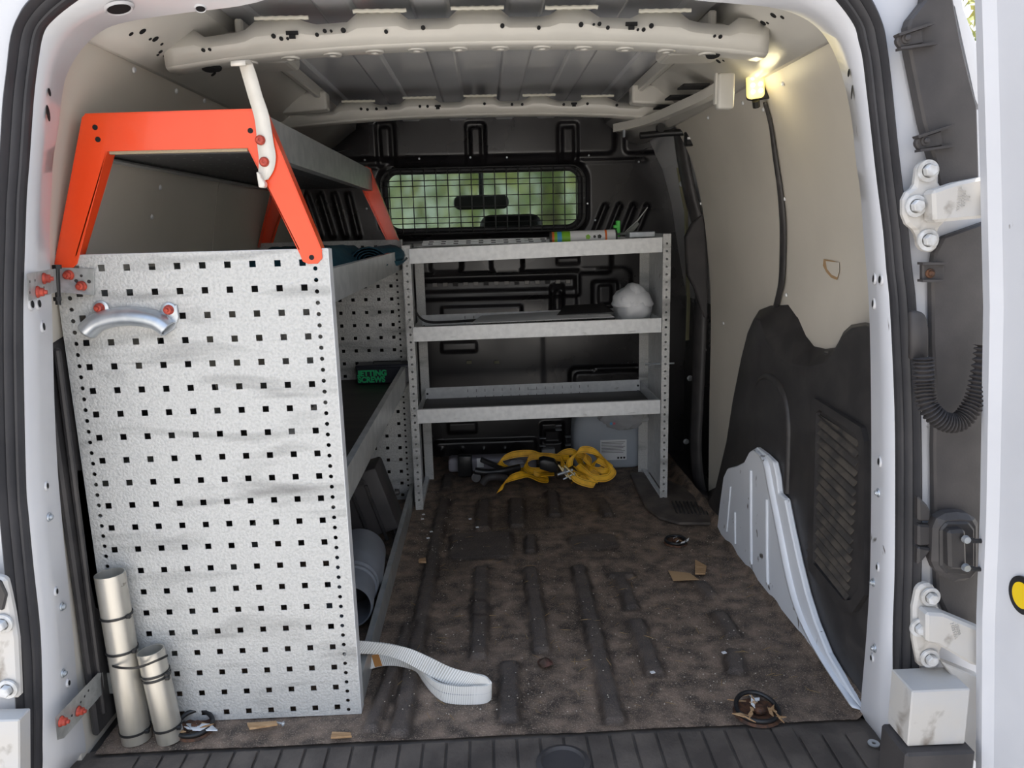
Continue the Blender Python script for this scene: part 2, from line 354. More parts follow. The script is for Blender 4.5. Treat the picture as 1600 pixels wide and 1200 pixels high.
# ---- ceiling: roof skin with pressed channels, bows, rails
ce = struct(empty('ceiling', 'x', 'x', (0, 1.8, 1.25)), 'bare painted steel van roof with cross bows and side rails', 'ceiling')
build(MB().box((-.62, 1.2, 1.262), (.62, 2.92, 1.27)), 'roof_skin', ROOFSK, ce)
for x in (-.335, -.165, 0, .115, .165, .29):
    pass
for xa in (-.43, -.25, -.083, .085, .235, .40):
    build(MB().prism([(xa-.036, 1.22, 1.262), (xa-.028, 1.22, 1.255), (xa+.028, 1.22, 1.255), (xa+.036, 1.22, 1.262)], (0, 1.7, 0)), 'roof_channel', ROOFSK, ce, bevel=.002)
def arch(x, zc, dz, hw=.5): return zc-dz*(abs(x)/hw)**2.4
def bow(y, zb, zt, dz, ends, seed):
    b = empty('roof_bow', None, None, (0, y, zb)); b.parent = ce; b.location = Vector((0, y, zb))-ce.location
    xs = np.linspace(ends[0], ends[1], 61); top = []
    for x in xs: top.append((x, arch(x, zt, dz)))
    poly = [(x, y, arch(x, zb, dz)) for x in xs]
    tp = []
    ch = (-.43, -.25, -.083, .085, .235, .40)
    for x, z in top:
        k = min(abs(x-c_) for c_ in ch); d = .014*(1-min(max((k-.035)/.012, 0), 1)); tp.append((x, y+.004, z-d))
    mb = MB(); mb.loft([[Vector(p) for p in poly], [Vector((p[0], p[1]-.004, (p[2]+q[2])/2)) for p, q in zip(poly, tp)], [Vector(p) for p in tp]])
    face = build(mb, 'bow_face', PAINTIN, b, smooth=.25, solid=.002)
    mb = MB(); mb.loft([[(p[0], y, p[2]) for p in poly], [(p[0], y+.012, p[2]-.004) for p in poly], [(p[0], y+.055, p[2]-.002) for p in poly], [(p[0], y+.062, p[2]+.02) for p in poly]])
    build(mb, 'bow_underside', PAINTIN, b, smooth=.9, solid=.002)
    random.seed(seed)
    return b, face
b1, f1 = bow(1.40, 1.184, 1.236, .028, (-.53, .50), 1)
b2, f2 = bow(2.20, 1.179, 1.224, .020, (-.56, .52), 2)
def hole(px, py, y, r, par, nrm=(0, -1, 0)):
    p = U(px, py, 'y', y-.0075)
    build(MB().lathe([(r*1.1, -.004), (r*1.05, .0006), (0, .0006)], p, nrm, 12), 'punched_hole', DARK, par, smooth=SM)
for px, py, r in [(427, 56, .0035), (439, 60, .003), (449, 60, .002), (495, 54, .003), (507, 48, .003), (517, 48, .002), (536, 47, .0038), (603, 49, .003), (661, 43, .0035), (785, 40, .0035),
                  (842, 43, .003), (908, 38, .0038), (928, 38, .002), (937, 37, .003), (950, 43, .003), (997, 46, .002), (1006, 46, .003), (1018, 40, .0038), (1117, 56, .0022), (1126, 57, .003), (317, 78, .0028), (327, 77, .0022)]:
    hole(px, py, 1.40, r, b1)
for px, py in [(456, 53), (987, 39)]:
    p = U(px, py, 'y', 1.390); build(MB().box((p.x-.010, p.y, p.z-.001), (p.x+.010, p.y+.004, p.z+.005)).box((p.x-.005, p.y, p.z-.007), (p.x+.005, p.y+.004, p.z)), 'punched_slot', DARK, b1)
for px, py in [(564, 170), (574, 171), (588, 170), (603, 169), (656, 166), (668, 166), (757, 162), (800, 163), (816, 163), (881, 163), (918, 162), (964, 164)]:
    hole(px, py, 2.20, .0035, b2)
for px, py in [(684, 167), (897, 163)]:
    p = U(px, py, 'y', 2.194); build(MB().box((p.x-.008, p.y, p.z), (p.x+.008, p.y+.004, p.z+.005)).box((p.x-.005, p.y, p.z-.006), (p.x+.005, p.y+.004, p.z)), 'punched_slot', DARK, b2)
for px, py in ((315, 98), (1136, 78), (348, 122)):
    p = U(px, py, 'z', 1.152); p.z = arch(p.x, 1.184, .028)-.0062
    build(MB().lathe([(.013, -.002), (.012, .001), (0, .001)], (p.x, 1.432, p.z), (0, -.25, -1), 18), 'oval_hole', DARK, b1)
# dimples under the first bow and sealer beads on top
for i in range(12):
    x = -.40+.073*i; z = arch(x, 1.184, .028)-.004
    build(MB().lathe([(.017, 0), (.015, -.003), (.007, -.003), (.005, 0)], (x, 1.432, z), n=16), 'dimple', PAINTIN, b1, smooth=SM)
for x in (-.33, -.165, 0, .16, .32):
    for yy, bb in ((1.402, b1), (2.203, b2)):
        z = arch(x, 1.236 if bb is b1 else 1.224, .028 if bb is b1 else .02)
        pth = [(x-.045+.006*k, yy, z+.001+.0006*math.sin(k*2.3+x*9)) for k in range(16)]
        build(MB().tube(pth, .0035, 6), 'sealer_bead', SEAMC, bb, smooth=1.5)
for s in (-1, 1):
    r = empty('side_rail', None, None, (s*.55, 1.2, 1.18)); r.parent = ce; r.location = Vector((s*.55, 1.2, 1.18))-ce.location
    pr = [(s*.595, 1.163), (s*.570, 1.158), (s*.535, 1.170), (s*.475, 1.215), (s*.450, 1.232), (s*.445, 1.262)]
    mb = MB(); mb.loft([[(x, y, z) for x, z in pr] for y in np.linspace(1.2, 2.92, 8)])
    build(mb, 'rail_skin', PAINTIN, r, smooth=.35, solid=.002)
    # inner flange and gussets near the bows
    for yy in (1.50, 2.12):
        build(MB().prism([(s*.52, yy, 1.178), (s*.40, yy, 1.186), (s*.40, yy, 1.232), (s*.47, yy, 1.232)], (0, .05, 0)), 'gusset', PAINTIN, r, bevel=.006, seg=2)
    build(MB().box((min(s*.415, s*.43), 1.47, 1.215), (max(s*.415, s*.43), 2.19, 1.245)), 'inner_flange', PAINTIN, r, bevel=.003)
    def railpt(px, py):
        d = FW+RT*((px-800)/F)-UP*((py-600)/F)
        a = Vector((s*.535, 0, 1.170)); b = Vector((s*.475, 0, 1.215)); e = b-a; n = Vector((-e.z, 0, e.x)); n.normalize()
        t = (a-CAM).dot(n)/d.dot(n); nn = n if n.z < 0 else -n; return CAM+d*t+nn*.0012, nn
    pl = [(222, 48, .006), (242, 60, .006), (204, 52, .004), (234, 60, .003), (261, 83, .009), (250, 80, .004), (252, 68, .003), (246, 85, .0025), (333, 115, .006), (327, 108, .003)] if s < 0 else \
         [(1209, 23, .006), (1193, 35, .006), (1223, 26, .004), (1200, 35, .003), (1179, 60, .008), (1188, 55, .003), (1123, 95, .006), (1131, 94, .003), (1174, 65, .003)]
    for px, py, rr in pl:
        p, nn = railpt(px, py)
        build(MB().lathe([(rr, -.002), (rr, .0006), (0, .0006)], p, nn, 12), 'punched_hole', DARK, r)
    q = [(s*.50, y, 1.163) for y in (1.52, 1.66)]
    build(MB().box((min(s*.35, s*.47), 1.52, 1.182), (max(s*.35, s*.47), 1.62, 1.215)), 'corner_box', PAINTIN, r, bevel=.012, seg=3)
# lens plate / dark interior lamp panel at the very top
build(MB().box((-.125, 1.24, 1.246), (.158, 1.385, 1.256)), 'roof_lamp_panel', GREYP, ce, bevel=.003)
# slotted shelf over the sliding door
for px, py in [(1084, 136), (1062, 153), (1042, 168)]:
    p = U(px, py, 'z', 1.172); build(MB().box((p.x-.03, p.y-.03, p.z-.001), (p.x+.028, p.y+.03, p.z+.003)), 'rail_slot', DARK, ce)
# sliding door track
pth = smooth_path([U(960, 200, 'z', 1.15), U(1010, 188, 'z', 1.15), U(1062, 166, 'z', 1.15), U(1105, 146, 'z', 1.155), U(1135, 126, 'z', 1.17)], 5)
tk = MB(); tk.loft([[p+Vector((-.004, 0, -.011)), p+Vector((.018, 0, -.011)), p+Vector((.018, 0, .011)), p+Vector((-.004, 0, .011))] for p in pth], True)
build(tk, 'sliding_door_track', PAINTIN, ce, smooth=.4)
build(MB().tube([U(975, 208, 'z', 1.13)+Vector((0, 0, .01)), U(975, 214, 'z', 1.12)], .004, 8), 'track_stop', ZINC, ce)

# ---- rear aperture: inner flange, rubber seal, body outside
IN_L = [(520, -40), (400, 3), (290, 19), (215, 30), (165, 44), (128, 75), (104, 115), (96, 150), (90, 200), (82, 250), (80, 290), (77, 340), (77, 400), (80, 470), (84, 625), (89, 730), (94, 790), (101, 867), (112, 976), (121, 1077), (133, 1164), (128, 1180), (105, 1215)]
SI_L = [(520, -90), (300, -90), (200, -50), (122, 0), (82, 32), (67, 55), (59, 100), (54, 140), (51, 175), (46, 250), (42, 300), (40, 350), (38, 410), (36, 500), (38, 650), (41, 765), (44, 800), (52, 885), (63, 990), (66, 1095), (66, 1160), (66, 1200), (60, 1260)]
SO_L = [(520, -140), (260, -140), (120, -60), (52, 0), (32, 30), (21, 62), (15, 112), (9, 162), (5, 225), (1, 290), (-2, 340), (-3, 400), (-6, 500), (-4, 650), (0, 765), (4, 810), (11, 885), (21, 990), (28, 1095), (29, 1160), (29, 1200), (25, 1260)]
IN_R = [(940, -40), (1060, -5), (1150, 5), (1200, 10), (1245, 22), (1280, 45), (1303, 80), (1320, 130), (1332, 190), (1338, 250), (1345, 300), (1351, 380), (1357, 450), (1360, 520), (1362, 640), (1362, 780), (1360, 900), (1354, 1000), (1346, 1100), (1350, 1120), (1392, 1200), (1395, 1260)]
SI_R = [(940, -90), (1180, -90), (1262, -45), (1306, 0), (1334, 38), (1342, 65), (1348, 91), (1354, 140), (1362, 210), (1367, 255), (1372, 297), (1380, 360), (1385, 420), (1391, 483), (1398, 640), (1399, 780), (1398, 900), (1395, 990), (1396, 1095), (1399, 1147), (1391, 1200), (1388, 1260)]
SO_R = [(940, -140), (1240, -140), (1320, -60), (1358, 0), (1376, 42), (1382, 75), (1386, 105), (1391, 150), (1397, 210), (1402, 255), (1407, 297), (1415, 360), (1421, 420), (1428, 483), (1435, 640), (1437, 780), (1436, 900), (1434, 990), (1436, 1095), (1438, 1150), (1436, 1200), (1434, 1260)]
YI, YS, YO = 1.20, 1.10, 1.075
fl = struct(empty('trim_4', 'x', 'x', (0, 1.15, 0)), 'white painted rear door aperture flange around the opening', 'door frame')
for nm, I, S, O, s in (('left', IN_L, SI_L, SO_L, -1), ('right', IN_R, SI_R, SO_R, 1)):
    a = smooth_path([U(x, y, 'y', YI) for x, y in I], 4); b = smooth_path([U(x, y, 'y', YS) for x, y in S], 4)
    m_ = [(p+q)/2+Vector((-s*.004, -.004, 0)) for p, q in zip(a, b)]
    back = [p+Vector((s*.03, .012, 0)) if p.z < 1.1 else p+Vector((s*.015, .012, .02)) for p in a]
    mb = MB(); mb.loft([back, a, m_, b])
    build(mb, 'aperture_flange', WHITED if s > 0 else WHITE, fl, smooth=.9, solid=.0016)
# header underside joins the two halves
hm = MB(); e1 = [U(x, -40, 'y', YI) for x in (520, 730, 940)]; e2 = [U(x, -90, 'y', YS) for x in (520, 730, 940)]
hm.loft([[p+Vector((0, .03, .03)) for p in e1], e1, e2]); build(hm, 'header_flange', WHITE, fl, solid=.0016)
sl = struct(empty('trim_5', 'x', 'x', (0, 1.09, 0)), 'grey black rubber seal running round the rear opening', 'door seal')
for I, S, O, s in ((IN_L, SI_L, SO_L, -1), (IN_R, SI_R, SO_R, 1)):
    b = smooth_path([U(x, y, 'y', YS) for x, y in S], 4); c_ = smooth_path([U(x, y, 'y', YO) for x, y in O], 4)
    rows = []
    for t, dy in ((0, 0), (.05, -.006), (.15, -.008), (.26, -.006), (.30, -.001), (.34, -.006), (.46, -.010), (.58, -.009), (.62, -.005), (.70, -.014), (.82, -.016), (.94, -.010), (1, 0)):
        rows.append([p.lerp(q, t)+Vector((0, dy, 0)) for p, q in zip(b, c_)])
    mb = MB(); mb.loft(rows); build(mb, 'rubber_seal', RUBBER, sl, smooth=.7, solid=.001)
hm = MB(); e1 = [U(x, -90, 'y', YS) for x in (520, 730, 940)]; e2 = [U(x, -140, 'y', YO) for x in (520, 730, 940)]
hm.loft([e1, [(p+q)/2+Vector((0, -.012, 0)) for p, q in zip(e1, e2)], e2]); build(hm, 'rubber_seal', RUBBER, sl, solid=.002)
# punched holes, clips and screws in the flange
from mathutils.bvhtree import BVHTree
BV = []
for o in fl.children:
    if o.name.startswith('aperture_flange'):
        o['_w'] = (0, 1.15, 0); BV.append(BVHTree.FromPolygons([v.co+Vector((0, 1.15, 0)) for v in o.data.vertices], [tuple(p.vertices) for p in o.data.polygons]))
def flpt(px, py):
    d = (U(px, py, 'y', 1.1)-CAM).normalized()
    for b in BV:
        h = b.ray_cast(CAM, d)
        if h[0] is not None:
            n = h[1] if h[1].dot(d) < 0 else -h[1]; e = Vector((0, 0, 1)).cross(n).normalized(); return h[0]+n*.001, e, n
    return U(px, py, 'y', 1.15), Vector((1, 0, 0)), Vector((0, -1, 0))
for px, py, rx, rz in [(73, 143, .0025, .005), (71, 176, .0028, .010), (65, 510, .005, .005), (71, 759, .004, .004), (86, 924, .004, .004), (105, 1067, .003, .004), (47, 475, .003, .005), (58, 474, .003, .005),
                       (1330, 113, .0022, .005), (1335, 143, .0025, .009), (1368, 435, .0022, .005), (1378, 436, .0022, .005), (1367, 474, .0035, .005), (1376, 721, .0022, .005), (1373, 886, .0022, .004), (1364, 1028, .0022, .004)]:
    p, e_, n2 = flpt(px, py); n = 12
    mb = MB()
    for k, (sc, dy) in enumerate(((2.1, .004), (1.7, -.001), (1.25, -.001))): pass
    rx = min(rz, .0065)*.85
    ring = lambda sc, dy: [p+e_*rx*sc*math.cos(2*math.pi*j/n)+Vector((0, 0, rz*sc*math.sin(2*math.pi*j/n)))-n2*dy for j in range(n)]
    mb.loft([ring(2.0, .001), ring(1.7, -.0022), ring(1.1, -.0022), ring(1, .002)], True)
    if py > 300: build(mb, 'hole_boss', WHITE, fl, smooth=SM)
    mb = MB(); mb.add(ring(1.12, -.0026), [tuple(range(n))]); build(mb, 'hole', DARK, fl)
def screw(p, nrm, r, m, par, name='screw', washer=True):
    n = Vector(nrm).normalized(); mb = MB()
    if washer: mb.lathe([(r*1.7, 0), (r*1.65, .002), (r, .0025)], p, n, 16)
    mb.lathe([(r, .001), (r, .005), (r*.7, .0065), (0, .0068)], p, n, 6 if r > .005 else 12)
    return build(mb, name, m, par, smooth=.5)
for px, py in [(75, 808), (95, 948), (97, 1052), (1374, 770), (1366, 910), (1368, 1013)]:
    p, e_, n2 = flpt(px, py); screw(p, n2, .0042, ZINC, fl)
p1 = U(46, 243, 'y', 1.10); p2 = U(82, 249, 'y', 1.195)
build(MB().bar(p1+Vector((0, -.001, 0)), p2+Vector((0, -.004, 0)), .001, .0012), 'panel_seam', DARK, fl)
p1 = U(1364, 209, 'y', 1.10); p2 = U(1336, 217, 'y', 1.19)
build(MB().bar(p1+Vector((0, -.001, 0)), p2+Vector((0, -.004, 0)), .001, .0012), 'panel_seam', DARK, fl)
for px, py, k_ in [(185, 11, 1), (313, 11, .42)]:
    p, e_, n2 = flpt(px, py)
    build(MB().lathe([(.021*k_, 0), (.0175*k_, .003), (.0155*k_, .002)], p, n2, 20), 'drain_rim', WHITE, fl, smooth=SM)
    build(MB().lathe([(.016*k_, .001), (.015*k_, .0022), (0, .0022)], p, n2, 20), 'drain_hole', DARK, fl, smooth=SM)

# body outside the seal
YB = 1.062
def slabpoly(pts, y, th, name, m, par, bevel=0, smooth=None):
    return build(MB().prism([U(px, py, 'y', y) for px, py in pts], (0, th, 0)), name, m, par, bevel=bevel, smooth=smooth)
bl = struct(empty('trim_6', 'x', 'x', (-.75, 1.07, 0)), 'white rear corner of the van body left of the opening')
slabpoly([(-300, -200), (90, -200), (45, 5), (25, 40), (12, 90), (6, 150), (2, 240), (-4, 340), (-4, 700), (0, 800), (8, 890), (22, 1010), (28, 1100), (28, 1300), (-300, 1300)], 1.078, .03, 'body_corner', WHITE, bl)
br = struct(empty('trim_7', 'x', 'x', (.75, 1.07, 0)), 'white rear corner of the van body right of the opening')
slabpoly([(1300, -200), (1470, -200), (1496, 0), (1510, 55), (1527, 118), (1545, 250), (1560, 700), (1565, 1000), (1530, 1060), (1530, 1200), (1533, 1300), (1425, 1300), (1430, 1000), (1430, 700), (1420, 450), (1400, 260), (1380, 90), (1350, 10)], 1.078, .03, 'body_corner', WHITED, br)
slabpoly([(1455, -30), (1497, -30), (1513, 60), (1529, 130), (1531, 170), (1524, 155), (1492, 10)], 1.07, .01, 'corner_edge', WHITE, br)

# right corner: dark gap trims
def thing_poly(name, label, cat, y, pts, th, m, bevel=.003, loc=None):
    c_ = U(*pts[0], 'y', y); t = empty(name, label, cat, loc or c_); slabpoly(pts, y, th, name+'_panel' if False else 'panel', m, t, bevel); return t
ut = thing_poly('gap_cover', 'tall dark plastic cover strip with two screw tabs above the upper hinge', 'cover', 1.052,
                [(1446, 0), (1452, -40), (1486, -40), (1491, 0), (1502, 60), (1516, 120), (1528, 165), (1531, 270), (1531, 300), (1470, 300), (1462, 255), (1444, 190), (1432, 130), (1421, 75), (1420, 40), (1424, 28)], .022, GREYP)
for (x, y) in ((1404, 55), (1434, 215)):
    slabpoly([(x, y), (x+38, y-12), (x+40, y+13), (x+4, y+20), (x-3, y+10)], 1.046, .01, 'screw_tab', GREYP, ut, .002)
    slabpoly([(x, y-3), (x+58, y-22), (x+58, y-18), (x+2, y+1)], 1.040, .014, 'tab_rib', GREYP, ut)
    slabpoly([(x+4, y+18), (x+62, y+10), (x+62, y+14), (x+4, y+22)], 1.040, .014, 'tab_rib', GREYP, ut)
    screw(U(x+12, y+5, 'y', 1.046), (0, -1, 0), .004, GREYP, ut)
lt = thing_poly('lamp_gap_cover', 'wide dark plastic cover behind the corrugated cable hose', 'cover', 1.058,
                [(1475, 370), (1462, 395), (1457, 430), (1458, 540), (1462, 600), (1460, 700), (1462, 860), (1466, 930), (1480, 960), (1560, 1005), (1560, 340)], .016, GREYP)
slabpoly([(1442, 412), (1476, 412), (1476, 440), (1442, 440)], 1.050, .01, 'screw_tab', GREYP, lt, .002)
slabpoly([(1442, 410), (1482, 410), (1482, 414), (1442, 414)], 1.042, .014, 'tab_rib', GREYP, lt)
slabpoly([(1442, 437), (1476, 437), (1476, 441), (1442, 441)], 1.042, .014, 'tab_rib', GREYP, lt)
screw(U(1453, 427, 'y', 1.050), (0, -1, 0), .004, RUST, lt)
# hinges
def hexbolt(p, par, r=.0095, m=BOLTW):
    mb = MB(); mb.lathe([(r*1.75, 0), (r*1.7, .003), (r*1.1, .0035)], p, (0, -1, 0), 24); mb.lathe([(r, .003), (r, .011), (r*.85, .0125), (0, .0125)], p, (0, -1, 0), 6)
    return build(mb, 'hinge_bolt', m, par, smooth=.5)
hu = empty('hinge', 'upper right white cast door hinge with three bolts', 'hinge', U(1445, 320, 'y', 1.05), 'rear door hinges')
slabpoly([(1434, 262), (1440, 252), (1452, 249), (1463, 254), (1468, 266), (1468, 285), (1474, 296), (1480, 345), (1466, 358), (1468, 380), (1463, 392), (1450, 395), (1437, 388), (1434, 372), (1432, 362), (1418, 350), (1412, 335), (1412, 312), (1418, 300), (1430, 292)], 1.046, .014, 'hinge_leaf', CASTW, hu, .004)
slabpoly([(1458, 298), (1500, 284), (1535, 277), (1560, 272), (1560, 335), (1535, 341), (1500, 344), (1460, 348)], 1.020, .028, 'hinge_arm', CASTW, hu, .004)
for q in ((1449, 267), (1430, 322), (1449, 375)): hexbolt(U(*q, 'y', 1.044), hu, .0085)
def emb(txt, px, py, y, size, m, par, rot=(math.pi/2, 0, 0), ext=.0006, name='embossed_marks', align='CENTER', wide=1, off=0):
    cu = bpy.data.curves.new('t', 'FONT'); cu.body = txt; cu.size = size; cu.extrude = ext; cu.align_x = align; cu.space_line = .8; cu.offset = off
    ob = bpy.data.objects.new('t', cu); COL.objects.link(ob); bpy.context.view_layer.update()
    me = bpy.data.meshes.new_from_object(ob.evaluated_get(bpy.context.evaluated_depsgraph_get())); bpy.data.objects.remove(ob)
    if align == 'CENTER':
        xs_ = [v.co.x for v in me.vertices]; ys_ = [v.co.y for v in me.vertices]; me.transform(Matrix.Translation((-(min(xs_)+max(xs_))/2, -(min(ys_)+max(ys_))/2, 0)))
    pos = Vector(px) if isinstance(px, (tuple, Vector)) else U(px, py, 'y', y)
    from mathutils import Euler
    me.transform(Matrix.Translation(pos-Vector(par['_w'])) @ Euler(rot).to_matrix().to_4x4() @ Matrix.Diagonal((wide, 1, 1, 1)))
    me.name = name; me.materials.clear(); me.materials.append(m); o = bpy.data.objects.new(name, me); COL.objects.link(o); o.parent = par; o['_w'] = par['_w']; return o
emb('WA18132\n060603\nA3', 1506, 310, 1.019, .0075, CASTW, hu, (math.pi/2, math.radians(-90), 0))
hl = empty('hinge', 'lower right white cast door hinge, rust stained, arm sloping down', 'hinge', U(1450, 980, 'y', 1.05), 'rear door hinges')
slabpoly([(1434, 920), (1445, 912), (1458, 913), (1465, 925), (1467, 950), (1480, 965), (1482, 1000), (1470, 1020), (1470, 1035), (1462, 1043), (1436, 1043), (1428, 1000), (1428, 950)], 1.046, .014, 'hinge_leaf', CASTW, hl, .004)
slabpoly([(1448, 958), (1475, 960), (1535, 985), (1545, 990), (1545, 1045), (1520, 1040), (1465, 1008), (1448, 1005)], 1.022, .026, 'hinge_arm', CASTW, hl, .004)
for q in ((1453, 932), (1436, 980), (1452, 1028)): hexbolt(U(*q, 'y', 1.044), hl, .0085)
emb('WA1812\n02603', 1494, 985, 1.021, .0075, CASTW, hl, (math.pi/2, math.radians(-110), 0))
# corrugated cable hose
ch = empty('cable_hose', 'grey corrugated rubber cable hose looping from the body to the open door', 'cable hose', U(1440, 560, 'y', 1.05))
build(MB().prism([U(x, y, 'y', 1.045) for x, y in [(1425, 486), (1440, 486), (1450, 495), (1453, 515), (1453, 560), (1425, 565)]], (0, .014, 0)), 'hose_boot', GREYP, ch, .004, .8)
cp = smooth_path([U(1443, 560, 'y', 1.035), U(1444, 600, 'y', 1.032), U(1450, 635, 'y', 1.02), U(1474, 658, 'y', 1.015), U(1500, 658, 'y', 1.015), U(1521, 630, 'y', 1.02), U(1532, 590, 'y', 1.025), U(1540, 540, 'y', 1.03)], 16)
rs = [.0118+.0022*math.cos(i*math.pi*2/3.2) for i in range(len(cp))]
cp2 = smooth_path(cp, 3); rs = [.0118+.0026*math.cos(2*math.pi*i/8.0) for i in range(len(cp2))]
build(MB().tube(cp2, .012, 14, True, rs), 'corrugated_hose', GREYP, ch, smooth=1.2)
# latch striker with rubber lamp housing
lk = empty('door_check', 'black rubber rimmed door lamp housing with two cable plugs by lower hinge', 'lamp housing', U(1480, 860, 'y', 1.04))
slabpoly([(1462, 820), (1474, 806), (1500, 803), (1525, 806), (1533, 820), (1533, 895), (1520, 910), (1495, 913), (1468, 900), (1460, 880)], 1.030, .03, 'rubber_rim', GREYP, lk, .008)
slabpoly([(1470, 828), (1480, 816), (1515, 816), (1524, 828), (1524, 890), (1512, 900), (1480, 898), (1470, 885)], 1.026, .008, 'housing', BLACKP, lk, .003)
slabpoly([(1482, 830), (1510, 828), (1512, 892), (1484, 890)], 1.012, .02, 'housing_block', BLACKP, lk, .004)
for y in (842, 886):
    a = U(1508, y, 'y', 1.008); build(MB().tube([a, a+Vector((.012, -.004, -.002)), a+Vector((.06, .008, -.008))], .004, 8, True, [.005, .0035, .0035]), 'cable_plug', TIE, lk, smooth=1)
    build(MB().lathe([(.006, 0), (.005, .006), (0, .006)], a, (0, -1, 0), 10), 'collar', ZINC, lk)
for pts, m, nm, y in (([(1435, 820), (1462, 822), (1462, 852), (1435, 855)], GREYP, 'strut_arm', 1.045), ([(1435, 855), (1458, 858), (1440, 880), (1434, 885)], BLACKP, 'strut_foot', 1.04), ([(1435, 775), (1450, 790), (1455, 800), (1455, 815), (1435, 815)], BLACKP, 'strut_top', 1.04)):
    slabpoly(pts, y, .014, nm, m, lk, .003)
# white bumper bracket
bb = empty('bumper_bracket', 'stained white box shaped bumper bracket under the lower right hinge', 'bracket', U(1470, 1100, 'y', 1.0))
a = U(1436, 1080, 'y', 1.00); b = U(1508, 1163, 'y', 1.00)
build(MB().box((a.x-.01, 1.00, b.z), (b.x, 1.06, a.z)), 'bracket_box', CASTW, bb, .002)
slabpoly([(1472, 1035), (1535, 1060), (1538, 1170), (1535, 1200), (1505, 1172), (1505, 1080), (1480, 1045)], 1.035, .02, 'bracket_web', CASTW, bb, .002)
build(MB().box((a.x-.02, .985, b.z-.10), (b.x+.008, 1.06, b.z-.001)), 'bumper_top', GREYP, bb, .004)

# left corner hardware
hl2 = empty('hinge', 'left dirty white door hinge low at the left edge of the photo', 'hinge', U(5, 990, 'y', 1.05), 'rear door hinges')
slabpoly([(-40, 860), (-10, 900), (8, 905), (14, 930), (20, 960), (26, 1000), (29, 1060), (30, 1092), (-40, 1092)], 1.05, .014, 'hinge_leaf', CASTW, hl2, .004)
for q in ((5, 974), (13, 1076)): hexbolt(U(*q, 'y', 1.048), hl2, .0085)
slabpoly([(-20, 905), (0, 908), (10, 930), (4, 955), (-20, 950)], 1.046, .006, 'rubber_stop', BLACKP, hl2, .002)
bb2 = empty('bumper_bracket', 'stained white bumper bracket at the lower left edge', 'bracket', U(10, 1150, 'y', 1.04))
slabpoly([(-60, 1128), (30, 1125), (31, 1260), (-60, 1260)], 1.03, .03, 'bracket_box', CASTW, bb2, .002)

# right rear door, swung open past the corner
dr = struct(empty('door_1', 'x', 'x', (.70, 1.0, 0)), 'open white right rear door seen edge on at the right of the photo', 'door')
prof = [(.690, 1.012), (.688, .995), (.700, .985), (.706, .96), (.712, .93), (.722, .90), (.724, .80), (.716, .76), (.728, .70), (.74, .50), (.76, .20)]
mb = MB(); rows = []
for z, dx in ((-.25, .062), (0, .040), (.3, .012), (.46, .002), (.75, -.022), (.93, -.044), (1.10, -.066), (1.28, -.09)):
    rows.append([(x+dx, y, z) for x, y in prof])
mb.loft(rows); mb.loft([[(x+.04, y+.0, z) for x, y, z in r] for r in rows]); mb.loft([[r[0], (r[0][0]+.04, r[0][1], r[0][2])] for r in rows])
build(mb, 'door_panel', WHITED, dr, smooth=.5)
# round yellow sticker
p = U(1604, 930, 'x', .718)
st = build(MB().lathe([(0, .003), (.026, .003), (.026, 0)], p+Vector((-.004, 0, 0)), (-1, 0, 0), 32), 'warning_sticker', TIE)
tag(st, 'round yellow and black warning sticker on the open door edge', 'sticker')
build(MB().lathe([(0, .0005), (.018, .0005), (.018, 0)], p+Vector((-.0072, 0, 0)), (-1, 0, 0), 32), 'yellow_centre', YELST).parent = st

# ---- bulkhead: pressed black steel with window opening
YK = 2.91
bx = np.linspace(-.84, .84, 281); bz = np.linspace(-.02, 1.28, 217); BX, BZ = np.meshgrid(bx, bz); BH = np.zeros_like(BX)
def K(px, py): p = U(px, py, 'y', YK); return p.x, p.z
def rbox(x0, z0, x1, z1, r):
    cx, cz = (x0+x1)/2, (z0+z1)/2; hx, hz = abs(x1-x0)/2, abs(z1-z0)/2; r = min(r, hx, hz)
    qx = np.abs(BX-cx)-hx+r; qz = np.abs(BZ-cz)-hz+r
    return np.hypot(np.maximum(qx, 0), np.maximum(qz, 0))+np.minimum(np.maximum(qx, qz), 0)-r
def pbox(a, b, r, h, soft=.014):
    global BH
    x0, z0 = K(*a); x1, z1 = K(*b); BH += h*(1-smst(-soft/2, soft/2, rbox(x0, z0, x1, z1, r)))
def pline(a, b, hw, h, soft=.012):
    global BH
    x0, z0 = K(*a); x1, z1 = K(*b); dx, dz = x1-x0, z1-z0; t = np.clip(((BX-x0)*dx+(BZ-z0)*dz)/(dx*dx+dz*dz), 0, 1)
    D = np.hypot(BX-x0-t*dx, BZ-z0-t*dz); BH += h*(1-smst(hw-soft/2, hw+soft/2, D))
pbox((500, 183), (960, 240), .03, .014, .02)
pbox((975, 190), (1040, 238), .02, .012)
for cx in (603, 743, 887):
    pbox((cx-16, 192), (cx+16, 262), .012, -.012, .008); pbox((cx-9, 200), (cx+9, 250), .008, .014, .008)
WX0, WZ1 = K(606, 272); WX1, WZ0 = K(900, 358)
WX0, WX1, WZ0, WZ1 = -.352, .352, .873, 1.078
BH += -.016*(1-smst(-.01, .01, rbox(WX0-.035, WZ0-.03, WX1+.035, WZ1+.03, .07)))
for k in range(4):
    pline((925+22*k, 372), (945+22*k, 322), .008, .016); pline((560-20*k, 368), (545-22*k, 305), .008, .016)
pline((560, 262), (1010, 250), .004, .006)
pbox((655, 395), (955, 425), .02, .012); 
for cx in (700, 795): pbox((cx-28, 398), (cx+22, 425), .02, -.014)
pbox((870, 402), (905, 412), .008, -.012, .006)
pline((660, 430), (930, 422), .004, -.008, .008)
pbox((650, 432), (905, 462), .012, .012, .01); pbox((656, 440), (897, 450), .004, -.010, .006)
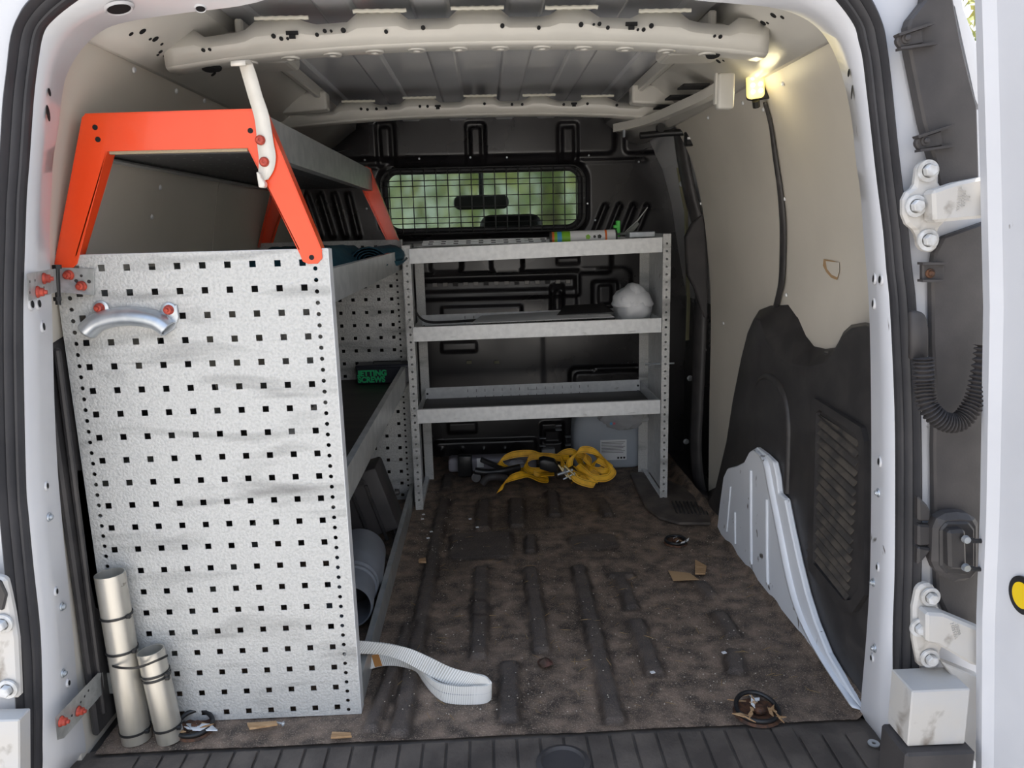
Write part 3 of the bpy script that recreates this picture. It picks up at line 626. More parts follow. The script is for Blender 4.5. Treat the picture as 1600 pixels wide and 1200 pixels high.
pbox((860, 445), (880, 492), .01, .018, .01); pbox((865, 453), (875, 485), .006, -.012, .008)
pbox((690, 480), (815, 492), .006, .010, .008); pbox((925, 440), (965, 480), .01, -.012, .008); pbox((935, 446), (955, 474), .008, .010, .008)
pbox((900, 420), (985, 500), .03, .008)
pbox((890, 575), (1000, 640), .02, -.010, .01); pbox((898, 583), (1000, 640), .016, .010, .01); pline((930, 578), (1000, 576), .004, .008, .006)
pbox((690, 535), (745, 548), .006, .006, .008)
pbox((700, 660), (745, 675), .008, .010, .008)
pbox((845, 660), (880, 712), .006, .014, .006); pbox((850, 672), (875, 690), .004, -.012, .006)
pbox((680, 690), (838, 728), .012, .012, .01)
for k in range(4): pline((690+33*k, 700), (690+33*k, 722), .004, .010, .006)
pbox((660, 500), (850, 640), .04, .004, .03)
BH += .002*np.sin(BX*14)*np.sin(BZ*11)
mb = MB(); mb.v = np.stack([BX, YK-BH, BZ], -1).reshape(-1, 3).tolist()
n_ = len(bx); D = rbox(WX0, WZ0, WX1, WZ1, .045)
Dc = (D[:-1, :-1]+D[1:, 1:])/2
mb.f = [(j*n_+i, j*n_+i+1, (j+1)*n_+i+1, (j+1)*n_+i) for j in range(len(bz)-1) for i in range(n_-1) if Dc[j, i] > 0]
wb = build(mb, 'wall_back', BULK, smooth=1.2); struct(wb, 'black pressed steel bulkhead behind the driver with embossed ribs', 'bulkhead')
# backing so no light leaks, bulkhead fittings
for px, py, ww, hh in [(733, 566, .010, .006), (776, 566, .010, .006)]:
    p = U(px, py, 'y', YK-.012); build(MB().box((p.x-ww, p.y-.003, p.z-hh), (p.x+ww, p.y, p.z+hh)), 'plug_tab', mat('tab_pale', (.20, .19, .12), .5), wb, .001)
for px, py in [(873, 665), (873, 672), (855, 652), (848, 685), (848, 697), (888, 683), (888, 696)]:
    p = U(px, py, 'y', YK-.028); build(MB().box((p.x-.012, p.y-.002, p.z-.0022), (p.x+.012, p.y+.02, p.z+.0022)), 'steel_lug', ZINC, wb, .0008)
p = U(857, 706, 'y', YK-.03); build(MB().box((p.x-.026, p.y-.002, p.z-.010), (p.x+.026, p.y+.02, p.z+.010)), 'steel_lug', ZINC, wb, .002)
BRKT = mat('dull_slot_metal', (.20, .19, .18), .4, .3)
for k in range(15):
    p = U(664+16*k, 445-.4*k, 'y', YK-.006); build(MB().box((p.x-.010, p.y-.003, p.z-.008), (p.x+.008, p.y+.004, p.z+.006)), 'slot_tab', BRKT if k % 3 else GREYP, wb, .001)
for px, py in [(570, 250), (655, 248), (735, 246), (792, 246), (914, 309), (918, 318), (920, 243), (998, 253), (930, 344), (573, 326)]:
    p = U(px, py, 'y', YK-.012); build(MB().lathe([(.004, 0), (.003, .002), (0, .002)], p, (0, -1, 0), 8), 'rivet', ZINC, wb)
for k in range(6):
    p = U(972+9*k, 567-.6*k, 'y', YK-.006) ; build(MB().lathe([(.0022, 0), (0, .003)], p, (0, -1, 0), 8), 'rivet', ZINC, wb)
# window glass, gasket and guard
w1 = struct(empty('window_1', 'x', 'x', (0, YK, WZ0)), 'bulkhead window with green tinted pane behind a black wire grid', 'window')
def rrect(x0, z0, x1, z1, r, y, n=8):
    out = []
    for cx, cz, a0 in ((x1-r, z1-r, 0), (x0+r, z1-r, 90), (x0+r, z0+r, 180), (x1-r, z0+r, 270)):
        for k in range(n+1):
            t = math.radians(a0+90*k/n); out.append(Vector((cx+r*math.cos(t), y, cz+r*math.sin(t))))
    return out
build(MB().prism(rrect(WX0-.005, WZ0-.005, WX1+.005, WZ1+.005, .05, YK+.004), (0, .004, 0)), 'glass_pane', GLASS, w1)
g = rrect(WX0-.004, WZ0-.004, WX1+.004, WZ1+.004, .05, YK-.004); build(MB().tube(g+[g[0]], .010, 8, False), 'gasket', RUBBER, w1, smooth=1.5)
g = rrect(WX0-.02, WZ0-.015, WX1+.02, WZ1+.012, .055, YK-.030); build(MB().tube(g+[g[0]], .0030, 8, False), 'guard_frame', TIE, w1, smooth=1.5)
k = 0; x = WX0+.012
while x < WX1+.015:
    e = max(0, abs(x)-(WX1-.03)); dz = .055-math.sqrt(max(0, .055**2-e*e)) if e < .055 else .05
    build(MB().tube([(x, YK-.028, WZ0-.015+dz), (x, YK-.028, WZ1+.012-dz)], .0021, 6), 'guard_wire', TIE, w1, smooth=1.5); x += .0425
for z in (.895, .915, .952, .990, 1.028, 1.047, 1.070):
    e = .012 if z < .91 or z > 1.05 else 0
    build(MB().tube([(WX0-.02+e, YK-.031, z), (WX1+.02-e, YK-.031, z)], .0019, 6), 'guard_wire', TIE, w1, smooth=1.5)

# ---- cab beyond the bulkhead
cb = struct(empty('trim_8', 'x', 'x', (0, 3.5, .4)), 'driver cab shell beyond the bulkhead window')
build(MB().box((-.85, 2.96, 1.27), (.85, 3.75, 1.30)), 'cab_roof', GREYP, cb)
build(MB().box((-.85, 3.0, -.3), (.85, 4.6, -.28)), 'cab_floor', BLACKP, cb)
for s in (-1, 1):
    build(MB().box((min(s*.84, s*.88), 2.96, -.3), (max(s*.84, s*.88), 4.6, .80)), 'cab_door', GREYP, cb)
    build(MB().bar((s*.82, 3.75, 1.28), (s*.80, 4.5, .80), .06, .06), 'windscreen_pillar', GREYP, cb)
build(MB().prism([(-.82, 4.0, .2), (-.82, 4.0, .70), (-.82, 4.1, .80), (-.82, 4.6, .80), (-.82, 4.6, .2)], (1.64, 0, 0)), 'dashboard', BLACKP, cb, .01)
build(MB().prism([(-.8, 3.75, 1.275), (.8, 3.75, 1.275), (.8, 4.5, .80), (-.8, 4.5, .80)], (0, .005, .004)), 'windscreen', WSCR, cb)
mr = empty('rear_view_mirror', 'dark rear view mirror behind the guarded bulkhead window', 'mirror', U(752, 316, 'y', 3.7))
p = U(752, 316, 'y', 3.7); build(MB().prism(rrect(p.x-.13, p.z-.032, p.x+.13, p.z+.032, .03, 3.70), (0, .03, 0)), 'mirror_housing', BLACKP, mr, .006)
build(MB().tube([(p.x, 3.73, p.z+.02), (p.x, 3.80, p.z+.15), (p.x, 3.82, 1.22)], .01, 8), 'mirror_stem', BLACKP, mr)
st = empty('cab_seat', 'dark cab seat with rounded headrest behind the bulkhead window', 'seat', (.05, 3.3, .2))
a = U(750, 352, 'y', 3.25); b = U(846, 334, 'y', 3.25)
build(MB().prism(rrect(a.x, a.z-.12, b.x, b.z, .045, 3.20), (0, .10, 0)), 'headrest', BLACKP, st, .02, .8)
build(MB().prism(rrect(a.x-.13, .1, b.x+.13, a.z-.10, .06, 3.17), (0, .14, 0)), 'backrest', BLACKP, st, .02, .8)

# ---- ground and trees
gm = MB(); gm.add([(-60, -60, -.60), (60, -60, -.60), (60, 60, -.60), (-60, 60, -.60)], [(0, 1, 2, 3)])
struct(build(gm, 'ground', ASPH), 'pale concrete yard around the van', 'ground')
def tree(x, y, h, r, label, seed, n=2600):
    rg = random.Random(seed); t = empty('tree', label, 'tree', (x, y, -.6), 'trees around the yard')
    build(MB().tube([(x, y, -.6), (x+.1, y, h*.5), (x, y+.1, h*.85)], .15, 8, True, [.18, .12, .05]), 'trunk', BARK, t, smooth=1)
    mb = MB()
    for _ in range(n):
        v = Vector((rg.gauss(0, 1), rg.gauss(0, 1), rg.gauss(0, 1))).normalized()*r*(rg.random()**.4); c_ = Vector((x, y, h*.62))+Vector((v.x, v.y, v.z*1.25))
        a_ = Vector((rg.gauss(0, 1), rg.gauss(0, 1), rg.gauss(0, 1))).normalized(); b_ = a_.orthogonal().normalized(); L = .09+.09*rg.random()
        mb.add([c_-a_*L, c_+b_*L*.45, c_+a_*L, c_-b_*L*.45], [(0, 1, 2, 3)])
    tag(build(mb, 'foliage', LEAFG, t), None, kind='stuff')
tree(8.6, 11.5, 8.5, 3.6, 'yellow green tree seen in the gap beside the open door', 5, 5200)
tree(.8, 10, 4.2, 2.4, 'green tree seen through the bulkhead window to the right', 6)
tree(-3.5, 12, 4.6, 2.6, 'green tree seen through the bulkhead window to the left', 8)


# ================================================================== RIGHT SIDE INTERIOR
# wheel arch cover, black plastic
XA = .655
ac = empty('wheel_arch_cover', 'black plastic wheel arch cover with louvred vent on the right side', 'cover', (XA, 1.6, 0))
FO = [(1118, 762), (1135, 690), (1145, 625), (1158, 560), (1168, 520), (1178, 497), (1188, 500), (1196, 530), (1212, 556), (1235, 570), (1262, 574), (1285, 568), (1300, 552), (1315, 525), (1330, 512), (1352, 508)]
BO = [(1121, 760), (1139, 690), (1150, 625), (1163, 560), (1173, 515), (1186, 484), (1205, 476), (1236, 474), (1247, 492), (1260, 525), (1272, 541), (1290, 545), (1306, 543), (1318, 518), (1330, 507), (1352, 503)]
fo_ = [U(x, y, 'x', XA) for x, y in FO]; bo_ = [U(x, y, 'x', .712) for x, y in BO]
def closep(L, x): return [Vector((x, L[0].y+.10, 0))]+L+[Vector((x, 1.235, L[-1].z)), Vector((x, 1.215, 0))]
fo_ = closep(fo_, XA); bo_ = closep(bo_, .712)
mb = MB(); mb.loft([bo_, fo_], True); mb.f.append(tuple(range(len(fo_), 2*len(fo_))))
build(mb, 'cover_shell', BLACKP, ac, .005, .9, seg=3)
# ledge cap
p = U(1275, 553, 'x', XA+.02); build(MB().lathe([(.016, 0), (.015, .004), (.006, .005), (0, .005)], (XA+.034, 1.50, .606), n=20), 'round_cap', BLACKP, ac, smooth=SM)
# arch-shaped ridge
rp = smooth_path([U(x, y, 'x', XA) for x, y in [(1230, 770), (1232, 700), (1232, 660), (1226, 620), (1212, 595), (1195, 588), (1182, 600), (1175, 640), (1173, 690)]], 6)
build(MB().tube([p+Vector((.002, 0, 0)) for p in rp], .009, 10, True, [.010 if i < 26 else max(.002, .010-.0007*(i-26)) for i in range(len(rp))]), 'moulded_ridge', BLACKP, ac, smooth=1.5)
fr = [(1272, 622), (1345, 668), (1350, 690), (1350, 930), (1332, 957), (1315, 955), (1262, 890), (1262, 870), (1266, 630)]
inn = [(1280, 640), (1336, 678), (1341, 692), (1341, 920), (1328, 938), (1318, 938), (1270, 880), (1270, 865), (1275, 645)]
A = [U(x, y, 'x', XA-.010) for x, y in fr]; B = [U(x, y, 'x', XA-.010) for x, y in inn]
mb = MB(); mb.loft([[p+Vector((.011, 0, 0)) for p in A], A, B, [p+Vector((.011, 0, 0)) for p in B]], True); build(mb, 'vent_frame', BLACKP, ac)
y0, y1 = 1.292, 1.480
for k in range(18):
    za = .158+.0185*k; lean = .02
    zl = za+.0; ya, yb = y0+.004, y1-.004
    if za < .20: yb = y1-.004
    build(MB().prism([(XA-.0005, ya, zl+.010), (XA-.0005, yb, zl+.030 if k < 17 else zl+.02), (XA-.007, yb, zl+.021), (XA-.007, ya, zl+.001)], (.0028, 0, 0)), 'louvre_slat', LOUV, ac)

# white inner wheel arch
ARCHW = mat('arch_paint_skylit_scuffed', (.84, .87, .92), .35, c2=(.80, .83, .88), scale=4, c3=(.12, .11, .10), s3=30, lo3=.66, hi3=.70, st3=(1, 1, .6))  # white paint raised and blued, skylight put into the colour; scuffs are its own
wa = empty('wheel_arch', 'scratched white metal wheel arch panel along the right edge of the floor', 'wheel arch', (.64, 1.6, 0))
XW = .640
out = [(1120, 828), (1124, 790), (1130, 745), (1136, 732), (1150, 728), (1162, 722), (1170, 706), (1181, 699), (1196, 710), (1208, 722), (1213, 745), (1216, 770), (1226, 780), (1236, 830), (1247, 880), (1258, 925), (1272, 970), (1292, 1020), (1318, 1065), (1344, 1108)]
P = [U(x, y, 'x', XW) for x, y in out]
poly = [(p.y, max(p.z, -.002)) for p in P]
build(MB().prism([(XW, y, z) for y, z in poly], (.014, 0, 0)), 'arch_panel', ARCHW, wa, .003)
for a_, b_, r in (((1174, 735), (1174, 900), .005), ((1199, 780), (1199, 940), .005), ((1149, 800), (1149, 858), .004), ((1142, 760), (1136, 830), .003)):
    p = U(*a_, 'x', XW); q = U(*b_, 'x', XW); build(MB().tube([p, (XW, (p.y+q.y)/2, (p.z+q.z)/2), (XW, q.y, max(q.z, .034))], r, 8), 'pressed_rib', ARCHW, wa, smooth=1.5)
lp = smooth_path([U(x, y, 'x', XW) for x, y in [(1182, 705), (1196, 722), (1204, 760), (1212, 800), (1222, 850), (1232, 900), (1246, 950), (1268, 1000), (1298, 1050), (1334, 1103)]], 5)
mb = MB(); lw = [.030+.010*math.sin(i*.12) for i in range(len(lp))]
rows = [[p+Vector((0, .012, 0)) for p in lp], [p+Vector((-.007, .004, .002)) for p in lp], [p+Vector((-.008, -.010, .004)) for p in lp], [p+Vector((.004, -.022, .006)) for p in lp]]
build(MB().loft(rows), 'arch_lip', ARCHW, wa, smooth=1.2, solid=.001)

# dark left wheel arch cover behind the rack
lc = empty('wheel_arch_cover', 'black plastic wheel arch cover in the gap left of the perforated panel', 'cover', (-.69, 1.5, 0))
build(MB().prism([(-.700, 1.215, .02), (-.700, 1.225, .70), (-.700, 1.30, .715), (-.700, 1.42, .70), (-.700, 1.50, .60), (-.700, 1.62, .61), (-.700, 1.72, .70), (-.700, 1.85, .70), (-.700, 2.1, .2), (-.700, 2.15, .0)], (-.012, 0, 0)), 'cover_shell', BLACKP, lc, .004)
build(MB().prism([U(x, y, 'x', -.700) for x, y in [(121, 735), (130, 735), (150, 800), (168, 890), (172, 960), (150, 950), (128, 850)]], (-.004, 0, 0)), 'inner_metal_panel', mat('shaded_white_metal', (.20, .22, .26), .4), lc)  # white arch metal, its shade put into a blue-grey colour
build(MB().bar((-.692, 1.245, .70), (-.700, 1.24, .05), .018, .01), 'edge_lip', BLACKP, lc, .003)

# LED work lamp
lp_ = UW(1180, 130, 1, .02)
la = empty('work_lamp', 'lit rectangular LED work lamp high on the right wall', 'lamp', lp_)
p = lp_; ang = math.radians(-18)
def tilt(pt, c_, a_):
    v = Vector(pt)-c_; v = Matrix.Rotation(a_, 3, 'Y') @ (Matrix.Rotation(math.radians(12), 3, 'X') @ v); return c_+v
def tbox(c_, hx, hy, hz, off=(0, 0, 0), r=.008):
    base = rrect(-hx, -hz, hx, hz, r, 0, 4); return [tilt(c_+Vector((q.x+off[0], off[1]-hy, q.z+off[2])), c_, -.14) for q in base], tilt(c_+Vector((off[0], off[1]+hy, off[2])), c_, -.14)-tilt(c_+Vector((off[0], off[1]-hy, off[2])), c_, -.14)
b_, o2 = tbox(p, .029, .014, .040, (.020, .020, .004)); build(MB().prism(b_, o2), 'lamp_housing', TIE, la, .003)
b_, o2 = tbox(p, .0175, .008, .030); build(MB().prism(b_, o2), 'lens', LEDM, la, .003)
for dx in (-.008, .008):
    for dz in (-.015, -.002, .012):
        c_ = tilt(p+Vector((dx, -.0095, dz)), p, -.14); build(MB().lathe([(.0042, 0), (.0035, .0015), (0, .002)], c_, (0, -1, 0), 10), 'led', LEDC, la)
build(MB().tube([p+Vector((.006, .01, -.033)), p+Vector((.010, .016, -.045))], .008, 8), 'lamp_neck', TIE, la)
pl = bpy.data.lights.new('lamp_glow', 'POINT'); pl.energy = .10; pl.color = (1, .85, .5); pl.shadow_soft_size = .02
plo = bpy.data.objects.new('lamp_glow', pl); COL.objects.link(plo); plo.location = p+Vector((-.02, -.05, -.03)); 
# black conduit strip down the wall
cpx = [(1196, 160), (1205, 195), (1212, 250), (1219, 300), (1223, 350), (1223, 400), (1221, 440), (1214, 472), (1206, 500)]
wd = [.005, .006, .009, .012, .014, .015, .014, .013, .013]
c_ = smooth_path([UW(x, y, 1, .004) for x, y in cpx], 5); ws = [w_.x for w_ in smooth_path([(a_, 0, 0) for a_ in wd], 5)]
mb = MB(); mb.loft([[q+Vector((0, -w_*1.2, 0)) for q, w_ in zip(c_, ws)], [q+Vector((-.005, 0, 0)) for q in c_], [q+Vector((0, w_*1.2, 0)) for q, w_ in zip(c_, ws)]])
tag(build(mb, 'cable_conduit', BLACKP, smooth=1.2, solid=.002), 'black tapering cable conduit running down the right wall from the lamp', 'conduit')
# pale junction box, door roller bracket
p = U(1132, 142, 'z', 1.13)
jb = empty('junction_box', 'small cream plastic box hanging from the roof rail beside the lamp', 'box', p)
build(MB().box((p.x-.016, p.y-.012, p.z-.036), (p.x+.018, p.y+.012, p.z+.034)), 'box_body', PAINTIN, jb, .006, .8, seg=3)
build(MB().box((p.x-.020, p.y-.004, p.z-.026), (p.x-.015, p.y+.008, p.z+.034)), 'side_tab', PAINTIN, jb, .001)
p = U(1088, 212, 'y', 2.34)
rb = empty('door_roller_bracket', 'black bracket with pale backing under the door track', 'bracket', p)
build(MB().box((p.x-.03, p.y, p.z-.028), (p.x+.022, p.y+.03, p.z+.030)), 'bracket_body', TIE, rb, .004)
build(MB().prism([U(x, y, 'y', 2.36) for x, y in [(1100, 193), (1108, 195), (1112, 219), (1090, 231), (1085, 225), (1100, 218)]], (0, .03, 0)), 'backing_plate', PAINTIN, rb, .002)
for q in ((1088, 211), (1077, 216)):
    c_ = U(*q, 'y', 2.337); build(MB().box((c_.x-.005, c_.y-.002, c_.z-.003), (c_.x+.005, c_.y+.003, c_.z+.003)), 'clip', PAPER, rb)
build(MB().tube([U(1000, 212, 'y', 2.40), U(1040, 208, 'y', 2.40), U(1078, 206, 'y', 2.38)], .010, 8), 'roller_arm', TIE, rb, smooth=1)
build(MB().lathe([(.013, -.008), (.013, .008), (0, .008)], U(1032, 200, 'y', 2.39), (0, -1, 0), 14), 'roller', TIE, rb)

# B pillar / sliding door side beyond the board
bp = struct(empty('trim_9', 'x', 'x', (.70, 2.5, 0)), 'black door pillar trim beyond the right lining board', 'pillar')
pp = smooth_path([U(1062, 205, 'y', 2.46), U(1068, 250, 'y', 2.46), U(1080, 310, 'y', 2.46), U(1092, 360, 'y', 2.46), U(1096, 430, 'y', 2.46), U(1094, 520, 'y', 2.46), U(1090, 620, 'y', 2.46), U(1087, 700, 'y', 2.46), U(1094, 760, 'y', 2.46), U(1112, 800, 'y', 2.46)], 4)
mb = MB(); mb.loft([[q+Vector((.012, -.03, 0)) for q in pp], [q+Vector((-.004, -.02, 0)) for q in pp], [q+Vector((-.016, .0, 0)) for q in pp], [q+Vector((-.012, .03, 0)) for q in pp], [q+Vector((.02, .04, 0)) for q in pp]])
build(mb, 'pillar_trim', BLACKP, bp, smooth=1.2, solid=.002)
pc = [(1082, 350), (1100, 330), (1104, 380), (1106, 497), (1100, 497), (1086, 450), (1075, 430), (1072, 370)]
build(MB().prism([U(x, y, 'y', 2.43) for x, y in pc], (0, .03, 0)), 'grip_cover', GREYP, bp, .004)
build(MB().box((.76, 2.40, -.02), (.79, 2.92, 1.25)), 'sliding_door_inner', BULK, bp)
ps = [U(1060, 262, 'y', 2.66), U(1066, 300, 'y', 2.66), U(1072, 330, 'y', 2.66), U(1074, 420, 'y', 2.66), U(1076, 470, 'y', 2.66), U(1074, 532, 'y', 2.66)]
build(MB().loft([[q+Vector((-.006, 0, 0)) for q in ps], [q+Vector((.008, .01, 0)) for q in ps]]), 'door_edge_flange', mat('olive_flange', (.30, .29, .18), .4), bp, solid=.002)
for q in ((1066, 287), (1078, 591), (1072, 690)):
    screw(U(*q, 'y', 2.60), (0, -1, 0), .006, ZINC, bp)
build(MB().box((.60, 2.44, -.05), (.80, 2.90, -.03)), 'step_well', BLACKP, bp)
# mat border and side step
pb = [(984, 742), (1015, 742), (1108, 780), (1112, 822), (1062, 822), (1030, 813), (1010, 798), (998, 775)]
sd_ = empty('side_step', 'black moulded step trim beside the foot of the right rack post', 'step trim', U(1050, 800, 'z', 0))
build(MB().prism([U(x, y, 'z', .003) for x, y in pb], (0, 0, .010)), 'step_trim', STEP, sd_, .004)
for k in range(9):
    a = U(1050+6*k, 783+.3*k, 'z', .014); b = U(1058+6*k, 802+.3*k, 'z', .014); build(MB().bar(a, b, .004, .005), 'tread_bar', BLACKP, sd_)

# ================================================================== LEFT RACK
YP, YR = 1.273, 2.42
rk = empty('shelving_rack', 'tall rack at left with perforated galvanised end panel, orange top frames and inward shelves', 'rack', (-.47, YP, 0))
PX0, PX1, PH = -.693, -.255, .845
def perforated(y, name, par, m=GALV):
    cols = [-.297-.0402*i for i in range(10)][::-1]; rows = [.019+.04025*i for i in range(21)]; h = .0052
    mp = lambda a, b: (a, y, b)
    lx = [PX0+.027]+[v for c in cols for v in (c-h, c+h)]+[PX1-.031]
    lz = [.003]+[v for c in rows for v in (c-h, c+h)]+[PH]
    hs = {(2*i+1, 2*j+1) for i in range(10) for j in range(21)}
    mb = plate(lx, lz, hs, mp)
    zc = [.013+.01863*k for k in range(44)]
    round_strip(mb, PX1-.031, PX1-.013, zc, .0036, mp, .003, PH-.02); round_strip(mb, PX0+.009, PX0+.027, zc, .0036, mp, .003, PH-.02)
    for a, b in ((PX1-.031, PX1-.013), (PX0+.009, PX0+.027)): mb.add([mp(a, PH-.02), mp(b, PH-.02), mp(b, PH), mp(a, PH)], [(0, 1, 2, 3)])
    for a, b in ((PX1-.013, PX1), (PX0, PX0+.009)): mb.add([mp(a, .003), mp(b, .003), mp(b, PH), mp(a, PH)], [(0, 1, 2, 3)])
    o = build(mb, name, m, par, solid=.0015); return o
perforated(YP, 'perforated_panel', rk)
build(MB().box((PX1-.001, YP-.0006, .003), (PX1+.0012, YP+.028, PH)).box((PX0-.0012, YP-.0006, .003), (PX0+.001, YP+.028, PH)).box((PX0, YP, PH-.001), (PX1, YP+.02, PH+.001)), 'panel_flange', GALVP, rk, .0005)
rp_ = perforated(YR, 'perforated_panel', rk)
rp_['label'] = 'rear perforated panel at the far end of the shelves'
build(MB().box((PX1-.001, YR-.028, .003), (PX1+.0012, YR+.001, PH)), 'panel_flange', GALVP, rk, .0005)
xr = -.257
def rail(z0, z1, x=xr, par=rk, m=STEEL, ya=YP+.002, yb=YR-.004, name='shelf_rail', lip=1):
    s = 1 if x > -.4 else -1
    mb = MB().box((x-.0012, ya, z0), (x+.0012, yb, z1)); mb.box((x-.012*s if s > 0 else x, ya, z1-.0015), (x if s > 0 else x+.012, yb, z1)); mb.box((min(x, x-.02*s), ya, z0), (max(x, x-.02*s), yb, z0+.0015))
    return build(mb, name, m, par, .0004)
for z0, z1 in ((.755, .812), (.400, .462)):
    rail(z0, z1); rail(z0, z1, -.69)
    build(MB().box((-.689, YP+.003, z0+.003), (xr-.002, YR-.003, z0+.010)), 'shelf_board', LINER, rk)
rail(.002, .058, name='kerb_rail')
rail(.002, .058, -.69, name='kerb_rail')
for z in (.77, .79): 
    for y in (2.36, 2.38): build(MB().lathe([(.003, 0), (.002, .0012), (0, .0012)], (xr+.0012, y, z), (1, 0, 0), 8), 'rivet', ZINC, rk)
# orange frames
def oframe(y, s=1, m=ORANGE):
    f = empty('top_frame', None, None, (-.45, y, PH)); f.parent = rk; f.location = Vector((-.45, y, PH))-rk.location
    q = lambda x, z: (x, y, z)
    L = [(-.690, .832), (-.686, .826), (-.662, .826), (-.655, .832), (-.586, 1.004), (-.612, 1.060), (-.616, 1.058)]
    Rr = [(-.367, 1.004), (-.299, .836), (-.296, .826), (-.288, .822), (-.272, .822), (-.264, .830), (-.264, .842), (-.335, 1.058), (-.345, 1.062), (-.362, 1.062)]
    full = [(-.690, .832), (-.686, .826), (-.662, .826), (-.655, .832), (-.586, 1.004), (-.367, 1.004), (-.299, .836), (-.296, .826), (-.288, .822), (-.272, .822), (-.264, .830), (-.264, .842), (-.338, 1.058), (-.345, 1.062), (-.612, 1.060), (-.616, 1.056)]
    d = .028*s
    build(MB().prism([q(*p) for p in full], (0, .0022*s, 0)), 'frame_face', m, f, .0005)
    fl_ = MB()
    for seq in ([(-.690, .832), (-.616, 1.056)], [(-.655, .845), (-.586, 1.004)], [(-.612, 1.060), (-.345, 1.062)], [(-.338, 1.058), (-.264, .842)], [(-.367, 1.004), (-.300, .845)]):
        (a, b), (c, e) = seq; v = Vector((c-a, 0, e-b)).normalized(); n = Vector((v.z, 0, -v.x))*.0008
        fl_.add([Vector((a, y, b))-n, Vector((c, y, e))-n, Vector((c, y, e))+n, Vector((a, y, b))+n, Vector((a, y+d, b))-n, Vector((c, y+d, e))-n, Vector((c, y+d, e))+n, Vector((a, y+d, b))+n],
                [(3, 2, 1, 0), (4, 5, 6, 7), (0, 1, 5, 4), (1, 2, 6, 5), (2, 3, 7, 6), (3, 0, 4, 7)])
    build(fl_, 'frame_flange', m, f)
    for x, z in ((-.599, 1.040), (-.597, 1.022), (-.361, 1.030), (-.281, .832)):
        build(MB().lathe([(.0042, -.001*s), (.0042, .0006), (0, .0006)], (x, y-(.0002 if s > 0 else -.0002), z), (0, -s, 0), 12), 'bolt_hole', DARK, f)
    return f
oframe(YP-.003); oframe(YR+.003, -1, ORANGE)
# top tray between the frames
rail(.992, 1.054, -.337, ya=YP+.004, yb=YR-.002, name='tray_rail', m=STEEL)
rail(.992, 1.054, -.612, ya=YP+.004, yb=YR-.002, name='tray_rail', m=STEEL)
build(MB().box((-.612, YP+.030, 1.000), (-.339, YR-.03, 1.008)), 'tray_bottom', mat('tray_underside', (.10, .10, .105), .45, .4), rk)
build(MB().box((-.585, YP+.003, 1.000), (-.37, YP+.012, 1.010)), 'tray_board_edge', mat('board_edge', (.42, .36, .25), .8, bump=.6, bscale=300), rk)
mb = MB()
for i in range(6):
    for j in range(26):
        x = -.59+.044*i; y = YP+.05+.042*j; mb.lathe([(.0028, 0), (0, .0004)], (x, y, .9998), (0, 0, -1), 6)
tag(build(mb, 'underside_dimples', STEEL, rk), None, kind='stuff')
# handle: half pipe bend with two ears
hd = empty('grab_handle', None, None, (-.57, YP, .74)); hd.parent = rk; hd.location = Vector((-.57, YP, .74))-rk.location
hp = smooth_path([U(x, y, 'y', YP-.006) for x, y in [(137, 517), (152, 504), (174, 497), (200, 494), (226, 496), (248, 502), (264, 514)]], 5)
rows = []; n = len(hp)
for i, p in enumerate(hp):
    t = (hp[min(i+1, n-1)]-hp[max(i-1, 0)]).normalized(); a = Vector((-t.z, 0, t.x)); r = .0145
    rows.append([p+a*r*math.cos(u)*(1.0)+Vector((0, -1, 0))*r*1.5*math.sin(u) for u in [math.radians(d_) for d_ in range(-20, 201, 20)]])
build(MB().loft(rows), 'half_pipe', ZINC, hd, smooth=1.2, solid=.002)
for q, bq in (((158, 482), 0), ((264, 485), 1)):
    p = U(*q, 'y', YP-.002); build(MB().lathe([(.013, 0), (.013, .002), (.011, .003), (0, .003)], p, (0, -1, 0), 24), 'ear_plate', ZINC, hd, smooth=SM)
    p = U(q[0]-(0 if bq else 2), q[1]-1, 'y', YP-.005)
    build(MB().lathe([(.0082, 0), (.0080, .0025), (.0065, .004), (.0062, .0085), (.0035, .0095), (.003, .013), (0, .0135)], p, (0, -1, 0), 16), 'red_bolt', REDBOLT, hd, smooth=SM)
build(MB().prism([U(x, y, 'y', YP-.004) for x, y in [(250, 484), (276, 476), (279, 495), (272, 515), (256, 525), (251, 508)]], (0, .0022, 0)), 'end_ear', ZINC, hd, .0008)
# white hook bar
hk = empty('ladder_hook', None, None, (-.35, YP, 1.0)); hk.parent = rk; hk.location = Vector((-.35, YP, 1.0))-rk.location
c1 = smooth_path([U(x, y, 'y', YP-.008) for x, y in [(384, 100), (391, 122), (399, 150), (408, 178), (412, 200), (415, 225), (418, 248), (416, 268), (413, 282)]], 4)
hw = [w_.x for w_ in smooth_path([(a_, 0, 0) for a_ in (.010, .0105, .0105, .011, .0115, .0125, .0132, .0120, .006)], 4)]
mb = MB(); mb.loft([[p+Vector((-w_, 0, -.2*w_)) for p, w_ in zip(c1, hw)], [p+Vector((w_, 0, .2*w_)) for p, w_ in zip(c1, hw)]])
o = build(mb, 'hook_bar', HOOKW, hk, smooth=1, solid=.004)
a = U(361, 97, 'y', YP-.026); b = U(383, 96, 'y', YP-.026)
build(MB().loft([[a+Vector((0, -.001, -.006)), b+Vector((.001, -.001, -.006))], [a+Vector((0, 0, 0)), b], [a+Vector((.004, .008, .002)), b+Vector((.004, .008, .002))], [c1[0]+Vector((-.010, 0, 0)), c1[0]+Vector((.010, 0, .001))]]), 'upper_curl', HOOKW, hk, smooth=1, solid=.004)
a = U(400, 268, 'y', YP-.028); b = U(404, 292, 'y', YP-.026)
